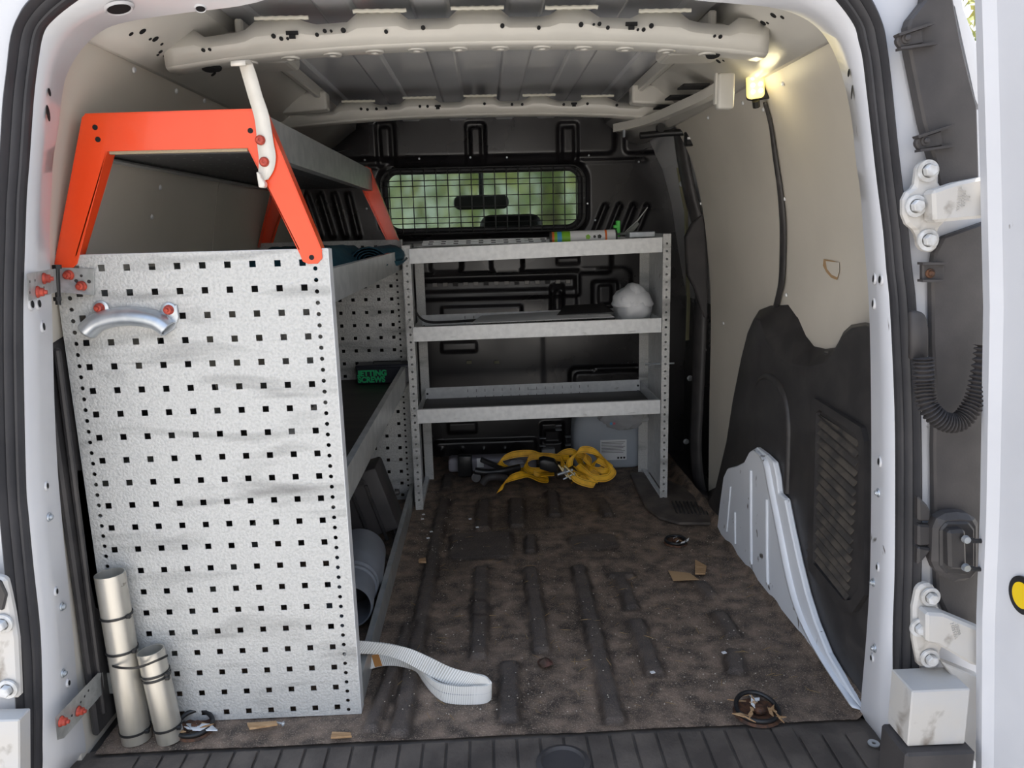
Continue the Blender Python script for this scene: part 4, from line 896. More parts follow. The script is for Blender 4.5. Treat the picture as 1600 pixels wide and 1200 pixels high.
build(MB().prism([U(x, y, 'y', YP-.022) for x, y in [(400, 268), (405, 270), (408, 278), (414, 286), (413, 293), (404, 293)]], (0, .016, 0)), 'lower_curl', HOOKW, hk, .0015)
for q in ((407, 219), (413, 253)):
    build(MB().lathe([(.0078, 0), (.0075, .003), (.0055, .0055), (.002, .0062), (.0018, .005), (0, .005)], U(*q, 'y', YP-.0105), (0, -1, 0), 16), 'red_bolt', REDBOLT, hk, smooth=SM)

# ---- angle brackets tying the rack to the pillar
BRK = mat('bracket_zinc', (.46, .47, .46), .38, .4, c2=(.36, .37, .36), scale=60, bump=.05)
def bracket(name, label, pts_l, pts_r, boltsl, boltsr, pin, holes):
    n0 = (Vector(pts_l[1])-Vector(pts_l[0])).cross(Vector(pts_l[-1])-Vector(pts_l[0])).normalized(); n0 = n0 if n0.dot(Vector(pts_l[0])-CAM) < 0 else -n0
    def onpl(q):
        d = (U(*q, 'y', 1.1)-CAM).normalized(); return CAM+d*((Vector(pts_l[0])-CAM).dot(n0)/d.dot(n0))+n0*.0004
    boltsl = [onpl(q) for q in boltsl]; lh = [onpl(q) for q in holes[1]]; holes = holes[0]
    t = empty(name, label, 'bracket', pts_l[0], 'rack fixing brackets')
    build(MB().prism(pts_l, (.0, .0025, .0008)), 'pillar_plate', BRK, t, .0006)
    build(MB().prism(pts_r, (0, .0025, 0)), 'panel_plate', BRK, t, .0006)
    nl = (Vector(pts_l[1])-Vector(pts_l[0])).cross(Vector(pts_l[-1])-Vector(pts_l[0])).normalized(); nl = nl if nl.dot(Vector(pts_l[0])-CAM) < 0 else -nl
    for p, n in [(p, nl) for p in boltsl]+[(p, Vector((0, -1, 0))) for p in boltsr]:
        build(MB().lathe([(.0085, 0), (.0082, .0022), (.0062, .004), (.006, .0085), (.0033, .0095), (.003, .013), (0, .0135)], p+n*.0005, n, 16), 'red_bolt', REDBOLT, t, smooth=SM)
    for p, r in holes:
        build(MB().lathe([(r, -.0006), (r, .0004), (0, .0004)], p, (0, -1, 0), 10), 'plate_hole', BLACKP, t)
    for p in lh: build(MB().lathe([(.002, -.0006), (.002, .0004), (0, .0004)], p, n0, 10), 'plate_hole', BLACKP, t)
    a, b = pin
    build(MB().tube([a, b], .004, 10), 'pin', TIE, t, smooth=1); build(MB().lathe([(.007, -.003), (.007, .003), (0, .0035)], a, (0, 0, 1), 6), 'nut', TIE, t)
    build(MB().lathe([(.006, -.004), (.006, .002), (0, .002)], b+Vector((0, 0, .010)), (0, 0, 1), 6), 'nut', TIE, t)
YB1, YB2 = 1.090, 1.225
bracket('angle_bracket', 'hinged zinc bracket with four red bolts at the top left corner of the perforated panel',
        [U(41, 428, 'y', YB1), U(86, 420, 'y', YB2), U(88, 457, 'y', YB2), U(44, 471, 'y', YB1)], [U(88, 418, 'y', 1.232), U(94, 418, 'y', YP-.005), U(147, 420, 'y', YP-.005), U(147, 462, 'y', YP-.005), U(96, 457, 'y', YP-.005), U(90, 457, 'y', 1.232)],
        [(67, 435), (57, 456)], [U(108, 430, 'y', YP-.0055), U(128, 447, 'y', YP-.0055)], (U(89, 417, 'y', 1.232), U(91, 476, 'y', 1.232)),
        ([(U(*q, 'y', YP-.0056), r) for q, r in (((101, 438), .003), ((119, 439), .003), ((127, 431), .0022), ((139, 440), .003), ((111, 446), .0022))], [(46, 440), (46, 457), (76, 440), (54, 438), (68, 449)]))
Y1_, Y2_ = 1.095, 1.262
bracket('angle_bracket', 'long zinc bracket with two red bolts at the foot of the left pillar',
        [U(86, 1122, 'y', 1.085), U(152, 1053, 'y', 1.225), U(160, 1052, 'y', 1.24), U(162, 1082, 'y', 1.24), U(150, 1096, 'y', 1.215), U(100, 1154, 'y', 1.11), U(89, 1157, 'y', 1.088)], [U(160, 1052, 'y', YP-.005), U(182, 1052, 'y', YP-.005), U(182, 1084, 'y', YP-.005), U(162, 1084, 'y', YP-.005)],
        [(94, 1127), (121, 1111)], [], (U(155, 1046, 'y', 1.262), U(158, 1080, 'y', 1.262)),
        ([], [(112, 1118), (132, 1088), (138, 1079), (126, 1097)]))

# ---- rear shelf unit
YF, YBK = 2.32, 2.62
r2 = empty('shelf_unit', 'low galvanised shelf unit with three trays standing across the front bulkhead', 'shelf', (.15, YF, 0))
XL, XR = -.246, .557
def sidepost(x, s, ztop):
    mp = lambda a, b: (a, YF, b); w_ = .024; x0, x1 = (x, x+w_) if s < 0 else (x-w_, x)
    mb = MB(); zc = [.012+.0229*k for k in range(int((ztop-.012)/.0229))]
    round_strip(mb, x0+.005, x1-.005, zc, .0035, mp, .002, ztop)
    for a, b in ((x0, x0+.005), (x1-.005, x1)): mb.add([mp(a, .002), mp(b, .002), mp(b, ztop), mp(a, ztop)], [(0, 1, 2, 3)])
    build(mb, 'post', GALV, r2, solid=.0015)
    mb = MB().box((x-.001, YF, .002), (x+.001, YBK, ztop)) if False else MB()
    mb.box((min(x, x-.0015*s), YF, .002), (max(x, x-.0015*s), YF+.10, ztop)); build(mb, 'post_flange', GALVP, r2)
    mb = MB().box((min(x, x-.0015*s), YBK-.10, .002), (max(x, x-.0015*s), YBK, ztop)); build(mb, 'post_flange', GALVP, r2)
    x0, x1 = (x+.008, x+.038) if s < 0 else (x-.034, x)
    build(MB().box((x0, YBK, .002), (x1, YBK+.0015, ztop)), 'rear_post', GALV, r2)
    build(MB().box((min(x-.006*s, x-.022*s), YF+.004, .001), (max(x-.006*s, x-.022*s), YBK, .014)), 'foot_rail', GALVP, r2, .001)
    build(MB().box((min(x, x-.012*s), YF+.10, .12), (max(x, x-.0015*s), YBK-.10, ztop)).box((min(x, x-.0015*s), YF+.10, .002), (max(x, x-.0015*s), YBK-.10, .12)) if False else MB().box((min(x, x-.0012*s), YF+.10, .002), (max(x, x-.0012*s), YBK-.10, ztop)), 'side_sheet', GALVP, r2)
sidepost(XL, -1, .828); sidepost(XR, 1, .842)
for z0, z1, dz, backh in ((.774, .818, .014, .05), (.540, .584, .006, .052), (.284, .328, .006, .055)):
    xa, xb = XL+.030, XR-.040
    tr = empty('tray', None, None, (.15, YF, z0)); tr.parent = r2; tr.location = Vector((.15, YF, z0))-r2.location
    sh_ = lambda x: dz*(x-xa)/(xb-xa)
    def tb(x0, y0, za, x1, y1, zb): 
        m_ = MB().box((x0, y0, za), (x1, y1, zb)); m_.v = [(x, y, z+sh_(x)) for x, y, z in m_.v]; return m_
    build(tb(xa-.010, YF-.002, z0, xb+.014, YF, z1), 'front_lip', GALVP, tr, .0006)
    build(tb(xa-.010, YF, z1-.0015, xb+.014, YF+.010, z1), 'lip_fold', GALVP, tr)
    # back lip with slots
    n = 15; cx = [xa+.14+.030*i for i in range(n)]; lx = [xa-.006]+[v for c in cx for v in (c-.0009, c+.0009)]+[xb+.008]
    zl = z0-.004 ; lz = [zl, zl+.010, zl+.020, zl+.034, zl+.044, zl+backh]
    m_ = plate(lx, lz, {(2*i+1, j) for i in range(n) for j in (1, 3)}, lambda a, b: (a, YBK-.004, b+sh_(a)))
    build(m_, 'back_lip', GALVP, tr, solid=.0012)
    build(MB().box((xa-.008, YF, z0+dz*0), (xa-.0065, YBK-.004, z1)), 'side_lip', GALVP, tr); build(MB().box((xb+.010, YF, z0+dz), (xb+.0115, YBK-.004, z1+dz)), 'side_lip', GALVP, tr)
    build(tb(xa-.006, YF+.001, z0+.004, xb+.008, YBK-.006, z0+.012), 'tray_liner', LINER, tr)
    for x in (xa, xb+.002):
        for zz in (z0+.010, z0+.030): build(MB().lathe([(.004, 0), (.003, .002), (0, .002)], (x, YBK-.006, zz+sh_(x)), (0, -1, 0), 8), 'bolt', TIE, tr)
# long threaded bolt through the right post
a = U(1010, 564, 'y', 2.50); b = U(1054, 562, 'y', 2.40)
build(MB().tube([(XR-.05, 2.44, a.z), (XR+.045, 2.44, a.z)], .003, 8), 'through_bolt', ZINC, r2); build(MB().lathe([(.008, -.004), (.008, .004), (0, .004)], (XR-.035, 2.44, a.z), (1, 0, 0), 6), 'nut', ZINC, r2)

# ================================================================== THINGS
# ---- aluminium tubes
def alutube(name, label, base, top, r, ties):
    t = empty(name, label, 'tube', base, 'aluminium tubes'); base = Vector(base); top = Vector(top); ax = (top-base).normalized(); L = (top-base).length
    build(MB().lathe([(r, 0), (r, L), (r-.0022, L), (r-.0022, 0)], base, ax, 36, True), 'tube_wall', ALU, t, smooth=SM)
    for h, tilt_ in ties:
        a_ = ax.orthogonal().normalized(); b_ = ax.cross(a_); rr = r+.0012
        ring = [base+ax*h+(a_*math.cos(u)+b_*math.sin(u))*rr for u in [2*math.pi*k/28 for k in range(29)]]
        mb = MB(); mb.ribbon([(q-ax*.0019, q+ax*.0019) for q in ring], .0014)
        build(mb, 'cable_tie', TIE, t, smooth=1)
        hp_ = base+ax*h+Vector((rr*.92, -rr*.35, 0)); build(MB().box(hp_-Vector((.003, .004, .003)), hp_+Vector((.005, .003, .004))), 'tie_head', TIE, t, .001)
    return t, ax
ba = U(206, 1150, 'z', .001); r = .0235
tp = U(174.5, 893, 'y', 1.249)
ba = Vector((-.644, 1.232, .001)); tpx = Vector((tp.x, 1.242, tp.z))
t1, ax1 = alutube('aluminium_tube', 'taller worn aluminium tube standing at the left end of the perforated panel', ba, tpx, .0245, [(.020, 0), (.172, 0), (.236, 0)])
b2_ = Vector((-.583, 1.228, .001)); tp2 = U(235, 1016, 'y', 1.236)
t2, ax2 = alutube('aluminium_tube', 'shorter aluminium tube strapped beside the taller one at the panel foot', b2_, tp2, .0225, [(.026, 0), (.128, 0), (.121, 0)])
# tie linking both tubes
mb = MB(); ln = smooth_path([U(168, 1037, 'y', 1.228), U(185, 1043, 'y', 1.205), U(215, 1043, 'y', 1.205), U(245, 1032, 'y', 1.203), U(262, 1024, 'y', 1.22)], 5)
mb.ribbon([(q-Vector((0, 0, .002)), q+Vector((0, 0, .002))) for q in ln], .0014)
tag(build(mb, 'linking_cable_tie', TIE, smooth=1), 'black cable tie lashing the two aluminium tubes together', 'cable tie')
# ---- grey pipe socket inside the rack
pg = empty('drain_pipe', 'grey plastic drain pipe socket lying under the rack beside the floor', 'pipe', (-.37, 1.62, .05))
a = U(563, 928, 'y', 1.52); a = Vector((-.345, 1.50, .066)); b = Vector((-.352, 1.98, .066)); ax = (b-a).normalized(); L = (b-a).length
a = Vector((-.322, 1.56, .068)); b = Vector((-.345, 1.86, .070)); ax = (b-a).normalized()
build(MB().lathe([(.050, 0), (.052, .004), (.052, .085), (.056, .090), (.056, .098), (.053, .102), (.053, .106), (.058, .112), (.058, .122), (.066, .140), (.066, .285), (.0635, .285), (.0635, .142), (.047, .11), (.047, 0)], a, ax, 44, True), 'pipe_socket', PIPEG, pg, smooth=.5)
build(MB().lathe([(.0575, .126), (.0605, .128), (.0605, .133), (.058, .135)], a, ax, 40), 'collar_ring', PIPEG, pg, smooth=.5)
# ---- screw box on the middle shelf
bxp = empty('screw_box', 'dark box with green JETTING SCREWS lettering on the middle shelf', 'box', (-.36, 2.30, .412))
q_ = U(557, 588, 'y', 2.335); x0, x1, yb = q_.x, q_.x+.165, 2.335
build(MB().box((x0, yb, .4105), (x1, yb+.07, .462)), 'box_body', NAVY, bxp, .003)
build(MB().box((x0-.002, yb-.002,   .459), (x1+.002, yb+.072, .469)), 'box_lid', NAVY, bxp, .003)
build(MB().tube([(x0+.05, yb+.03, .470), (x0+.05, yb+.03, .475), (x1-.03, yb+.03, .475), (x1-.03, yb+.03, .470)], .002, 6), 'lid_handle', TIE, bxp)
build(MB().box((x0+.0028, yb-.0017, .4362), (x0+.0085, yb-.0007, .4400)), 'lettering', GREEN, bxp)
emb('JETTING', (x0+.0055, yb-.0012, .4365), 0, 0, .0240, GREEN, bxp, ext=.0004, name='lettering', align='LEFT', wide=.98, off=.0011)
emb('SCREWS', (x0+.004, yb-.0012, .4165), 0, 0, .0240, GREEN, bxp, ext=.0004, name='lettering', align='LEFT', wide=.92, off=.0011)
# rolled rod / wrapped bar
wr_ = empty('wrapped_rod', 'grey wrapped rod lying on the middle shelf behind the perforated panel', 'rod', (-.44, 2.1, .43))
build(MB().tube([(-.455, 1.60, .427), (-.44, 1.90, .430), (-.455, 2.20, .4305)], .016, 12, True, [.015, .016, .017]), 'rod_body', CASTW, wr_, smooth=1)
build(MB().tube([(-.4545, 2.17, .4305), (-.4555, 2.21, .4305)], .019, 12), 'rod_end', CASTW, wr_, smooth=1)
# black plastic case under the shelf
cs = empty('tool_case', 'black plastic tool case leaning under the middle shelf', 'case', (-.40, 2.25, .01))
def rotbox(c_, hx, hy, hz, ry, rz=0):
    m_ = MB().box((-hx, -hy, -hz), (hx, hy, hz)); R_ = Matrix.Rotation(rz, 3, 'Z') @ Matrix.Rotation(ry, 3, 'Y'); m_.v = [tuple(R_ @ Vector(v)+Vector(c_)) for v in m_.v]; return m_
build(rotbox((-.375, 2.10, .118), .085, .06, .095, math.radians(-17)), 'case_body', GREYP, cs, .008, .6, seg=2)
build(rotbox((-.293, 2.10, .092), .004, .055, .085, math.radians(-17)), 'case_rib', GREYP, cs, .002)
for dx in (-.05, .0, .05): build(rotbox((-.375+dx, 2.037, .118-dx*.3), .004, .004, .085, math.radians(-17)), 'case_rib', BLACKP, cs, .001)
build(MB().lathe([(.010, 0), (.010, .006), (.006, .006), (.006, .002), (0, .002)], U(565, 754, 'y', 2.03), (0, -1, 0), 16), 'case_latch', BLACKP, cs)
build(MB().lathe([(.010, 0), (.008, .012), (0, .012)], (-.275, 2.07, .15), (1, 0, .1), 10), 'side_knob', BLACKP, cs)
# ---- blue rolled fabric
bf = empty('rolled_fabric', 'dark teal fabric folded and rolled on the top of the left rack', 'fabric', (-.4, 2.1, .77))
rg = random.Random(4)
spi = []
for k in range(64):
    u = k/64*2*math.pi*4; rr = .010+.030*k/64; spi.append((rr*math.cos(u)*1.25, rr*math.sin(u)*.85))
mb = MB(); rows = []
for j in range(12):
    y = 2.02+.03*j; cx, cz = -.298-.02*math.sin(j*.5), .800
    rows.append([(cx+a_*(1+.05*math.sin(j)), y+.004*math.sin(7*a_*50), cz+b_*(1+.06*math.cos(j*1.7))) for a_, b_ in spi])
build(MB().loft(rows), 'fabric_roll', BLUE, bf, smooth=1.2, solid=.0016)
gxn, gyn = 26, 30; rows = []
for j in range(gyn):
    row = []
    for i in range(gxn):
        x = -.60+.285*i/(gxn-1); y = 1.75+.62*j/(gyn-1)
        e = min(1, 4*i/(gxn-1))*min(1, 5*(1-i/(gxn-1)))*min(1, 5*j/(gyn-1))*min(1, 5*(1-j/(gyn-1)))
        z = .768+.066*e**.6+.010*e*noise.noise(Vector((x*14, y*9, 0)))+.006*e*noise.noise(Vector((x*40, y*12, 3)))
        row.append((x, y, z))
    rows.append(row)
build(MB().loft(rows), 'folded_cloth', BLUE, bf, smooth=1.5)
build(MB().prism([(-.30, 1.93, .770), (-.262, 1.93, .770), (-.262, 1.93, .800), (-.30, 1.93, .802)], (0, .05, 0)), 'fabric_tag', PAPER, bf)

# ---- things on the shelf unit
sc_ = empty('sealant_tube', 'lime green and white sealant cartridge lying on the top tray of the shelf unit', 'cartridge', (.31, 2.36, .85))
pa = Vector((.200, 2.40, .834)); ax = Vector((1, -.02, .012)).normalized()
for nm, m, h0, h1, r in (('end_cap', BLACKP, 0, .006, .0215), ('tube_band', mat('orange_band', (.75, .16, .03), .4), .006, .013, .0222), ('tube_band', GREENT, .013, .022, .0222), ('tube_band', BLUET, .022, .036, .0222), ('tube_band', GREENT, .036, .062, .0222), ('tube_body', PAPER, .062, .200, .0222), ('tube_band', mat('orange_band2', (.75, .16, .03), .4), .168, .174, .0224), ('tube_cap', BLACKP, .200, .206, .02)):
    build(MB().lathe([(0, h0), (r, h0), (r, h1), (0, h1)], pa, ax, 24), nm, m, sc_, smooth=SM)
for k, (h, r) in enumerate(((.115, .008), (.135, .005), (.150, .007))):
    build(MB().lathe([(r, 0), (0, .0004)], pa+ax*h+Vector((0, -.0222, .003)), (0, -1, .1), 5), 'printed_patch', GREENT if k == 0 else TIE, sc_)
gc = empty('nozzle_clip', 'small bright green plastic clip behind the sealant cartridge', 'clip', (.41, 2.42, .86))
build(MB().box((.408, 2.41, .835), (.420, 2.43, .885)).box((.400, 2.41, .862), (.412, 2.43, .872)), 'clip_body', mat('bright_green', (.08, .55, .08), .4), gc, .002)
kn = empty('metal_rod_tool', 'grey wedge tool with thin metal rod sticking up at right end of top tray', 'tool', (.47, 2.40, .85))
build(MB().prism([U(x, y, 'y', 2.40) for x, y in [(955, 367), (978, 362), (996, 346), (1000, 350), (985, 368)]], (0, .02, 0)), 'wedge_plate', mat('grey_wedge', (.12, .13, .12), .5), kn, .002)
build(MB().tube([U(976, 364, 'y', 2.41), U(996, 345, 'y', 2.41), U(1012, 324, 'y', 2.41)], .0022, 8, True, [.003, .0022, .0016]), 'thin_rod', STEEL, kn)
build(MB().box((.44, 2.37, .832), (.52, 2.44, .850)), 'tool_base', ZINC, kn, .002)
# long galvanised strips lying in the top tray
for k, (y, z, l) in enumerate(((2.50, .832, .44), (2.54, .838, .40))):
    q = empty('metal_strip', ['nearer long slotted metal strip lying in the top tray', 'farther long slotted metal strip lying in the top tray'][k], 'strip', (0, y, z))
    build(MB().box((-.20, y-.012, z-.010), (-.20+l, y+.012, z)), 'strip_body', GALVP, q, .001)
    for i in range(10): build(MB().box((-.18+.04*i, y-.0125, z-.006), (-.165+.04*i, y-.0118, z-.003)), 'strip_slot', TIE, q)
# white cloth
wc = empty('white_cloth', 'crumpled white cloth bundle at the right end of the middle tray', 'cloth', (.48, 2.45, .56))
bm_ = bmesh.new(); bmesh.ops.create_icosphere(bm_, subdivisions=4, radius=1); mb = MB()
for v in bm_.verts:
    d = v.co.copy(); k = 1+.22*noise.noise(d*1.6+Vector((3, 1, 0)))+.10*abs(noise.noise(d*4)); top = 1 if d.z < .2 else 1-.25*(d.z-.2)
    mb.v.append((.468+d.x*.062*k*top, 2.46+d.y*.07*k, max(.556, .612+d.z*.072*k)))
mb.f = [tuple(v.index for v in f.verts) for f in bm_.faces]; bm_.free()
build(mb, 'cloth_folds', CLOTH, wc, smooth=1.0)
build(MB().loft([[Vector((.468+.066*math.cos(u)*f_, 2.46+.074*math.sin(u)*f_, .618+z)) for u in [i*math.pi/14 for i in range(28)]] for f_, z in ((.98, -.002), (1.03, .004), (.80, .038), (.35, .058), (.05, .062))], True), 'cap_fold', CLOTH, wc, smooth=1)
# folder and black strap in the middle tray
pf = empty('paper_sheet', 'white sheet under black folder in the middle tray', 'paper', (.2, 2.5, .56))
build(MB().prism([(-.05, 2.34, .588), (.39, 2.34, .594), (.38, 2.52, .602), (-.02, 2.52, .590)], (0, 0, .0012)), 'sheet', PAPER, pf)
fo = empty('black_folder', 'thin black plastic folder lying on the white sheet in the middle tray', 'folder', (.3, 2.5, .58))
build(MB().prism([(.22, 2.42, .594), (.40, 2.40, .600), (.39, 2.56, .612), (.26, 2.57, .608)], (0, 0, .004)), 'folder_body', BLACKP, fo, .001)
bs = MB(); q = smooth_path([U(648, 480, 'y', 2.38), U(655, 495, 'y', 2.38), U(670, 503, 'y', 2.38), U(700, 503, 'y', 2.42), U(760, 499, 'y', 2.46), U(860, 490, 'y', 2.50)], 6)
bs.ribbon([(v-Vector((0, .004, .003)), v+Vector((0, .004, .003))) for v in q], .002)
tag(build(bs, 'black_strap', BLACKP, smooth=1), 'narrow black strap trailing into the left end of the middle tray', 'strap')

# ---- jug in a clear bag with label
jg = empty('plastic_jug', 'translucent plastic jug with white label wrapped in a clear bag at the bulkhead', 'jug', (.42, 2.75, 0))
rows = []
for z, s_, r in ((.002, .90, .03), (.012, 1.0, .03), (.12, 1.0, .03), (.17, .97, .035), (.20, .85, .04), (.225, .6, .03), (.235, .3, .015)):
    rows.append([Vector((.425+(p.x)*s_, p.y*s_+2.745, z)) for p in [Vector((q.x, q.z, 0)) for q in rrect(-.125, -.075, .125, .075, r, 0, 6)]])
mb = MB().loft(rows, True); n = len(rows[0]); mb.f.append(tuple(range(n))); mb.f.append(tuple(range(len(mb.v)-n, len(mb.v))))
build(mb, 'jug_body', CLEAR, jg, smooth=.9)
build(MB().tube(smooth_path([(.335, 2.72, .20), (.33, 2.71, .255), (.37, 2.71, .27), (.42, 2.72, .245)], 5), .012, 10), 'jug_handle', CLEAR, jg, smooth=1.2)
a = U(938, 688, 'y', 2.664); b = U(979, 718, 'y', 2.664)
build(MB().prism([(a.x, 2.6645, a.z), (b.x, 2.6645, a.z), (b.x, 2.6645, b.z), (a.x, 2.6645, b.z)], (0, .001, 0)), 'label_sheet', PAPER, jg)
for k in range(8): build(MB().box((a.x+.004, 2.6635, a.z-.008-.0055*k), (b.x-.006-.006*(k % 3), 2.6645, a.z-.0095-.0055*k)), 'label_text_line', GREYP, jg)
for k in range(3): build(MB().box((b.x-.034+.011*k, 2.6635, b.z+.004), (b.x-.027+.011*k, 2.6645, b.z+.011)), 'label_mark', TIE, jg)
pgb = empty('clear_bag', 'crumpled clear plastic bag draped over the jug with red and blue print', 'bag', (.5, 2.66, .2))
bm_ = bmesh.new(); bmesh.ops.create_icosphere(bm_, subdivisions=4, radius=1); mb = MB()
for v in bm_.verts:
    d = v.co.copy(); k = 1+.30*noise.noise(d*2.2)+.14*abs(noise.noise(d*6))
    mb.v.append((.475+d.x*.085*k, 2.625+d.y*.05*k, .215+d.z*.050*k))
mb.f = [tuple(v.index for v in f.verts) for f in bm_.faces]; bm_.free()
build(mb, 'bag_film', FOIL, pgb, smooth=.5)
p = U(955, 662, 'y', 2.56)
for dx, m in ((0, BLUET), (.010, mat('red_print', (.5, .08, .12), .5))): build(MB().lathe([(.005, 0), (0, .0006)], p+Vector((dx, 0, 0)), (0, -1, 0), 8), 'print_spot', m, pgb)

# ---- floor clutter at the bulkhead
ft = empty('foil_pack', 'crumpled clear film pouch behind the yellow strap', 'pouch', (0, 2.6, 0))
bm_ = bmesh.new(); bmesh.ops.create_icosphere(bm_, subdivisions=4, radius=1); mb = MB()
c_ = U(805, 725, 'y', 2.62)
for v in bm_.verts:
    d = v.co.copy(); k = 1+.25*noise.noise(d*2.5)+.2*abs(noise.noise(d*5+Vector((4, 0, 0))))
    mb.v.append((c_.x+d.x*.045*k, 2.63+d.y*.03*k, .040+d.z*.020*k))
mb.f = [tuple(v.index for v in f.verts) for f in bm_.faces]; bm_.free(); build(mb, 'film', FOIL, ft, smooth=.5)
tr_ = empty('metal_tray', 'low pale tray lying behind the black box near the bulkhead', 'tray', (-.06, 2.68, 0))
a = U(700, 722, 'y', 2.66); build(MB().box((a.x, 2.66, .010), (a.x+.32, 2.72, .062)), 'tray_body', mat('pale_lilac_plastic', (.30, .29, .33), .4), tr_, .012, .8, seg=3)
bk = empty('black_gadget', 'small black square box with pale sticker on the floor by the bulkhead', 'device', (-.09, 2.60, 0))
a = U(715, 718, 'y', 2.60); b = U(738, 737, 'y', 2.60)
build(MB().box((a.x, 2.60, .012), (b.x, 2.63, a.z+.012)), 'box_body', TIE, bk, .005, .8, seg=2)
build(MB().box((U(719, 0, 'y', 2.598).x, 2.598, b.z+.016), (U(731, 0, 'y', 2.598).x, 2.60, a.z+.002)), 'pale_sticker', PAPER, bk)
gr = empty('sander_handle', 'black curved power tool with grey shroud lying beside the yellow strap', 'power tool', (-.02, 2.50, 0))
build(MB().tube(smooth_path([U(742, 741, 'y', 2.50)+Vector((0, 0, .012)), U(760, 738, 'y', 2.50), U(785, 736, 'y', 2.50), U(812, 730, 'y', 2.52)], 5), .012, 10, True), 'tool_body', TIE, gr, smooth=1)
c_ = U(772, 752, 'y', 2.46); build(MB().tube(smooth_path([c_+Vector((-.040, 0, -.006)), c_+Vector((-.022, 0, .012)), c_+Vector((.005, 0, .016)), c_+Vector((.040, .02, .004))], 6), .012, 12, True), 'tool_shroud', GREYP, gr, smooth=1)
build(MB().prism([U(x, y, 'y', 2.55) for x, y in [(752, 716), (805, 738), (800, 744), (750, 722)]], (0, .02, 0)), 'blade', TIE, gr, .002)
build(MB().lathe([(.016, -.008), (.016, .008), (0, .009)], U(744, 746, 'y', 2.50), (0, -1, .3), 14), 'tool_head', BLACKP, gr)

# ---- yellow ratchet strap
ys = empty('ratchet_strap', 'tangled yellow ratchet strap with black handle on the floor below the shelf unit', 'strap', (.2, 2.5, 0))
def zq(x, y, Y): p = U(640+x*.2625, 680+y*.2625, 'y', Y); p.z = max(p.z, .013); return p
def loop(seq, wdt=.024, lean=0, sub=7):
    pts = smooth_path([zq(*q[:3]) for q in seq], sub); wv = smooth_path([Vector(q[3] if len(q) > 3 else (0, .3, 1)).normalized() for q in seq], sub)
    mb = MB(); mb.ribbon([(p-w_.normalized()*wdt/2, p+w_.normalized()*wdt/2) for p, w_ in zip(pts, wv)], .0022)
    mb.v = [(v[0], v[1], max(v[2], .0085)) for v in mb.v]
    build(mb, 'webbing', YELLOW, ys, smooth=1)
    e = MB()
    for s in (-.32, .32):
        e.ribbon([(p+w_.normalized()*wdt*(s-.025), p+w_.normalized()*wdt*(s+.025)) for p, w_ in zip(pts, wv)], .0034)
    e.v = [(v[0], v[1], max(v[2], .009)) for v in e.v]
    build(e, 'stitching', mat('yellow_stitch', (.25, .14, .01), .7), ys, smooth=1)
Z, T, Dg = (0, .25, 1), (0, 1, .25), (.5, .4, .8)
loop([(535, 335, 2.40, (.9, .2, .5)), (570, 275, 2.41, (.6, .5, .7)), (630, 245, 2.43, Z), (700, 238, 2.45, T), (770, 265, 2.46, T), (815, 272, 2.47, T), (820, 255, 2.49, T), (740, 230, 2.50, Z)])
loop([(780, 235, 2.47, T), (860, 228, 2.47, T), (800, 215, 2.50, Z), (720, 210, 2.52, Z), (690, 180, 2.54, (.6, 0, .8)), (720, 130, 2.55, Z), (800, 125, 2.54, Z), (900, 135, 2.52, Z), (950, 140, 2.50, Z)])
loop([(690, 205, 2.57, T), (600, 200, 2.57, T), (545, 180, 2.56, (.8, .2, .5)), (545, 145, 2.56, (.6, .3, .8)), (620, 115, 2.57, Z), (720, 108, 2.57, Z), (780, 125, 2.56, Z), (850, 140, 2.55, Z)])
loop([(950, 190, 2.44, (.9, .1, .4)), (960, 140, 2.44, (.9, 0, .3)), (1010, 90, 2.45, (.4, .3, .8)), (1080, 90, 2.45, Z), (1140, 120, 2.45, (-.5, 0, .8)), (1190, 180, 2.44, (-.9, 0, .4)), (1210, 220, 2.43, (-.8, .3, .4)), (1170, 255, 2.42, Z), (1090, 250, 2.42, Z), (1040, 215, 2.43, (.6, 0, .8)), (1000, 180, 2.45, (.8, 0, .6))])
loop([(960, 215, 2.42, (.9, .2, .4)), (990, 260, 2.41, (.6, .3, .7)), (1050, 285, 2.40, (.2, .4, .9)), (1105, 290, 2.40, (.5, .3, .8)), (1040, 235, 2.42, (-.6, .2, .7)), (990, 200, 2.44, (-.6, .2, .7))])
loop([(1040, 130, 2.47, Dg), (1090, 190, 2.46, (-.7, .2, .6)), (1150, 215, 2.45, Z), (1200, 200, 2.46, (.5, .2, .8)), (1130, 150, 2.48, Dg), (1100, 160, 2.48, (.8, 0, .6)), (1080, 210, 2.46, (.9, 0, .4)), (1130, 240, 2.45, Z)])
loop([(880, 130, 2.56, Z), (920, 105, 2.56, Z), (970, 100, 2.56, Z), (1000, 130, 2.54, Dg), (1060, 230, 2.47, Z), (1090, 215, 2.47, Dg), (1050, 170, 2.49, (.8, .1, .5)), (1020, 220, 2.46, (.8, .1, .5)), (980, 275, 2.41, (.9, .1, .5))])
loop([(1000, 110, 2.52, Dg), (1060, 140, 2.51, (.9, .1, .3)), (1070, 200, 2.50, (.8, .1, .5)), (1130, 210, 2.49, Z), (1150, 170, 2.50, Dg), (1100, 120, 2.52, (-.7, .1, .6))])
loop([(900, 150, 2.5, Z), (920, 200, 2.48, (.8, .1, .5)), (980, 230, 2.45, Z), (1050, 255, 2.43, Z), (1120, 265, 2.42, Z)])
rt = [zq(x, y, 2.42) for x, y in [(770, 155), (800, 145), (865, 158), (885, 185), (880, 225), (840, 225), (775, 205)]]
build(MB().prism(rt, (0, .03, .006)), 'ratchet_grip', TIE, ys, .005, .8, seg=2)
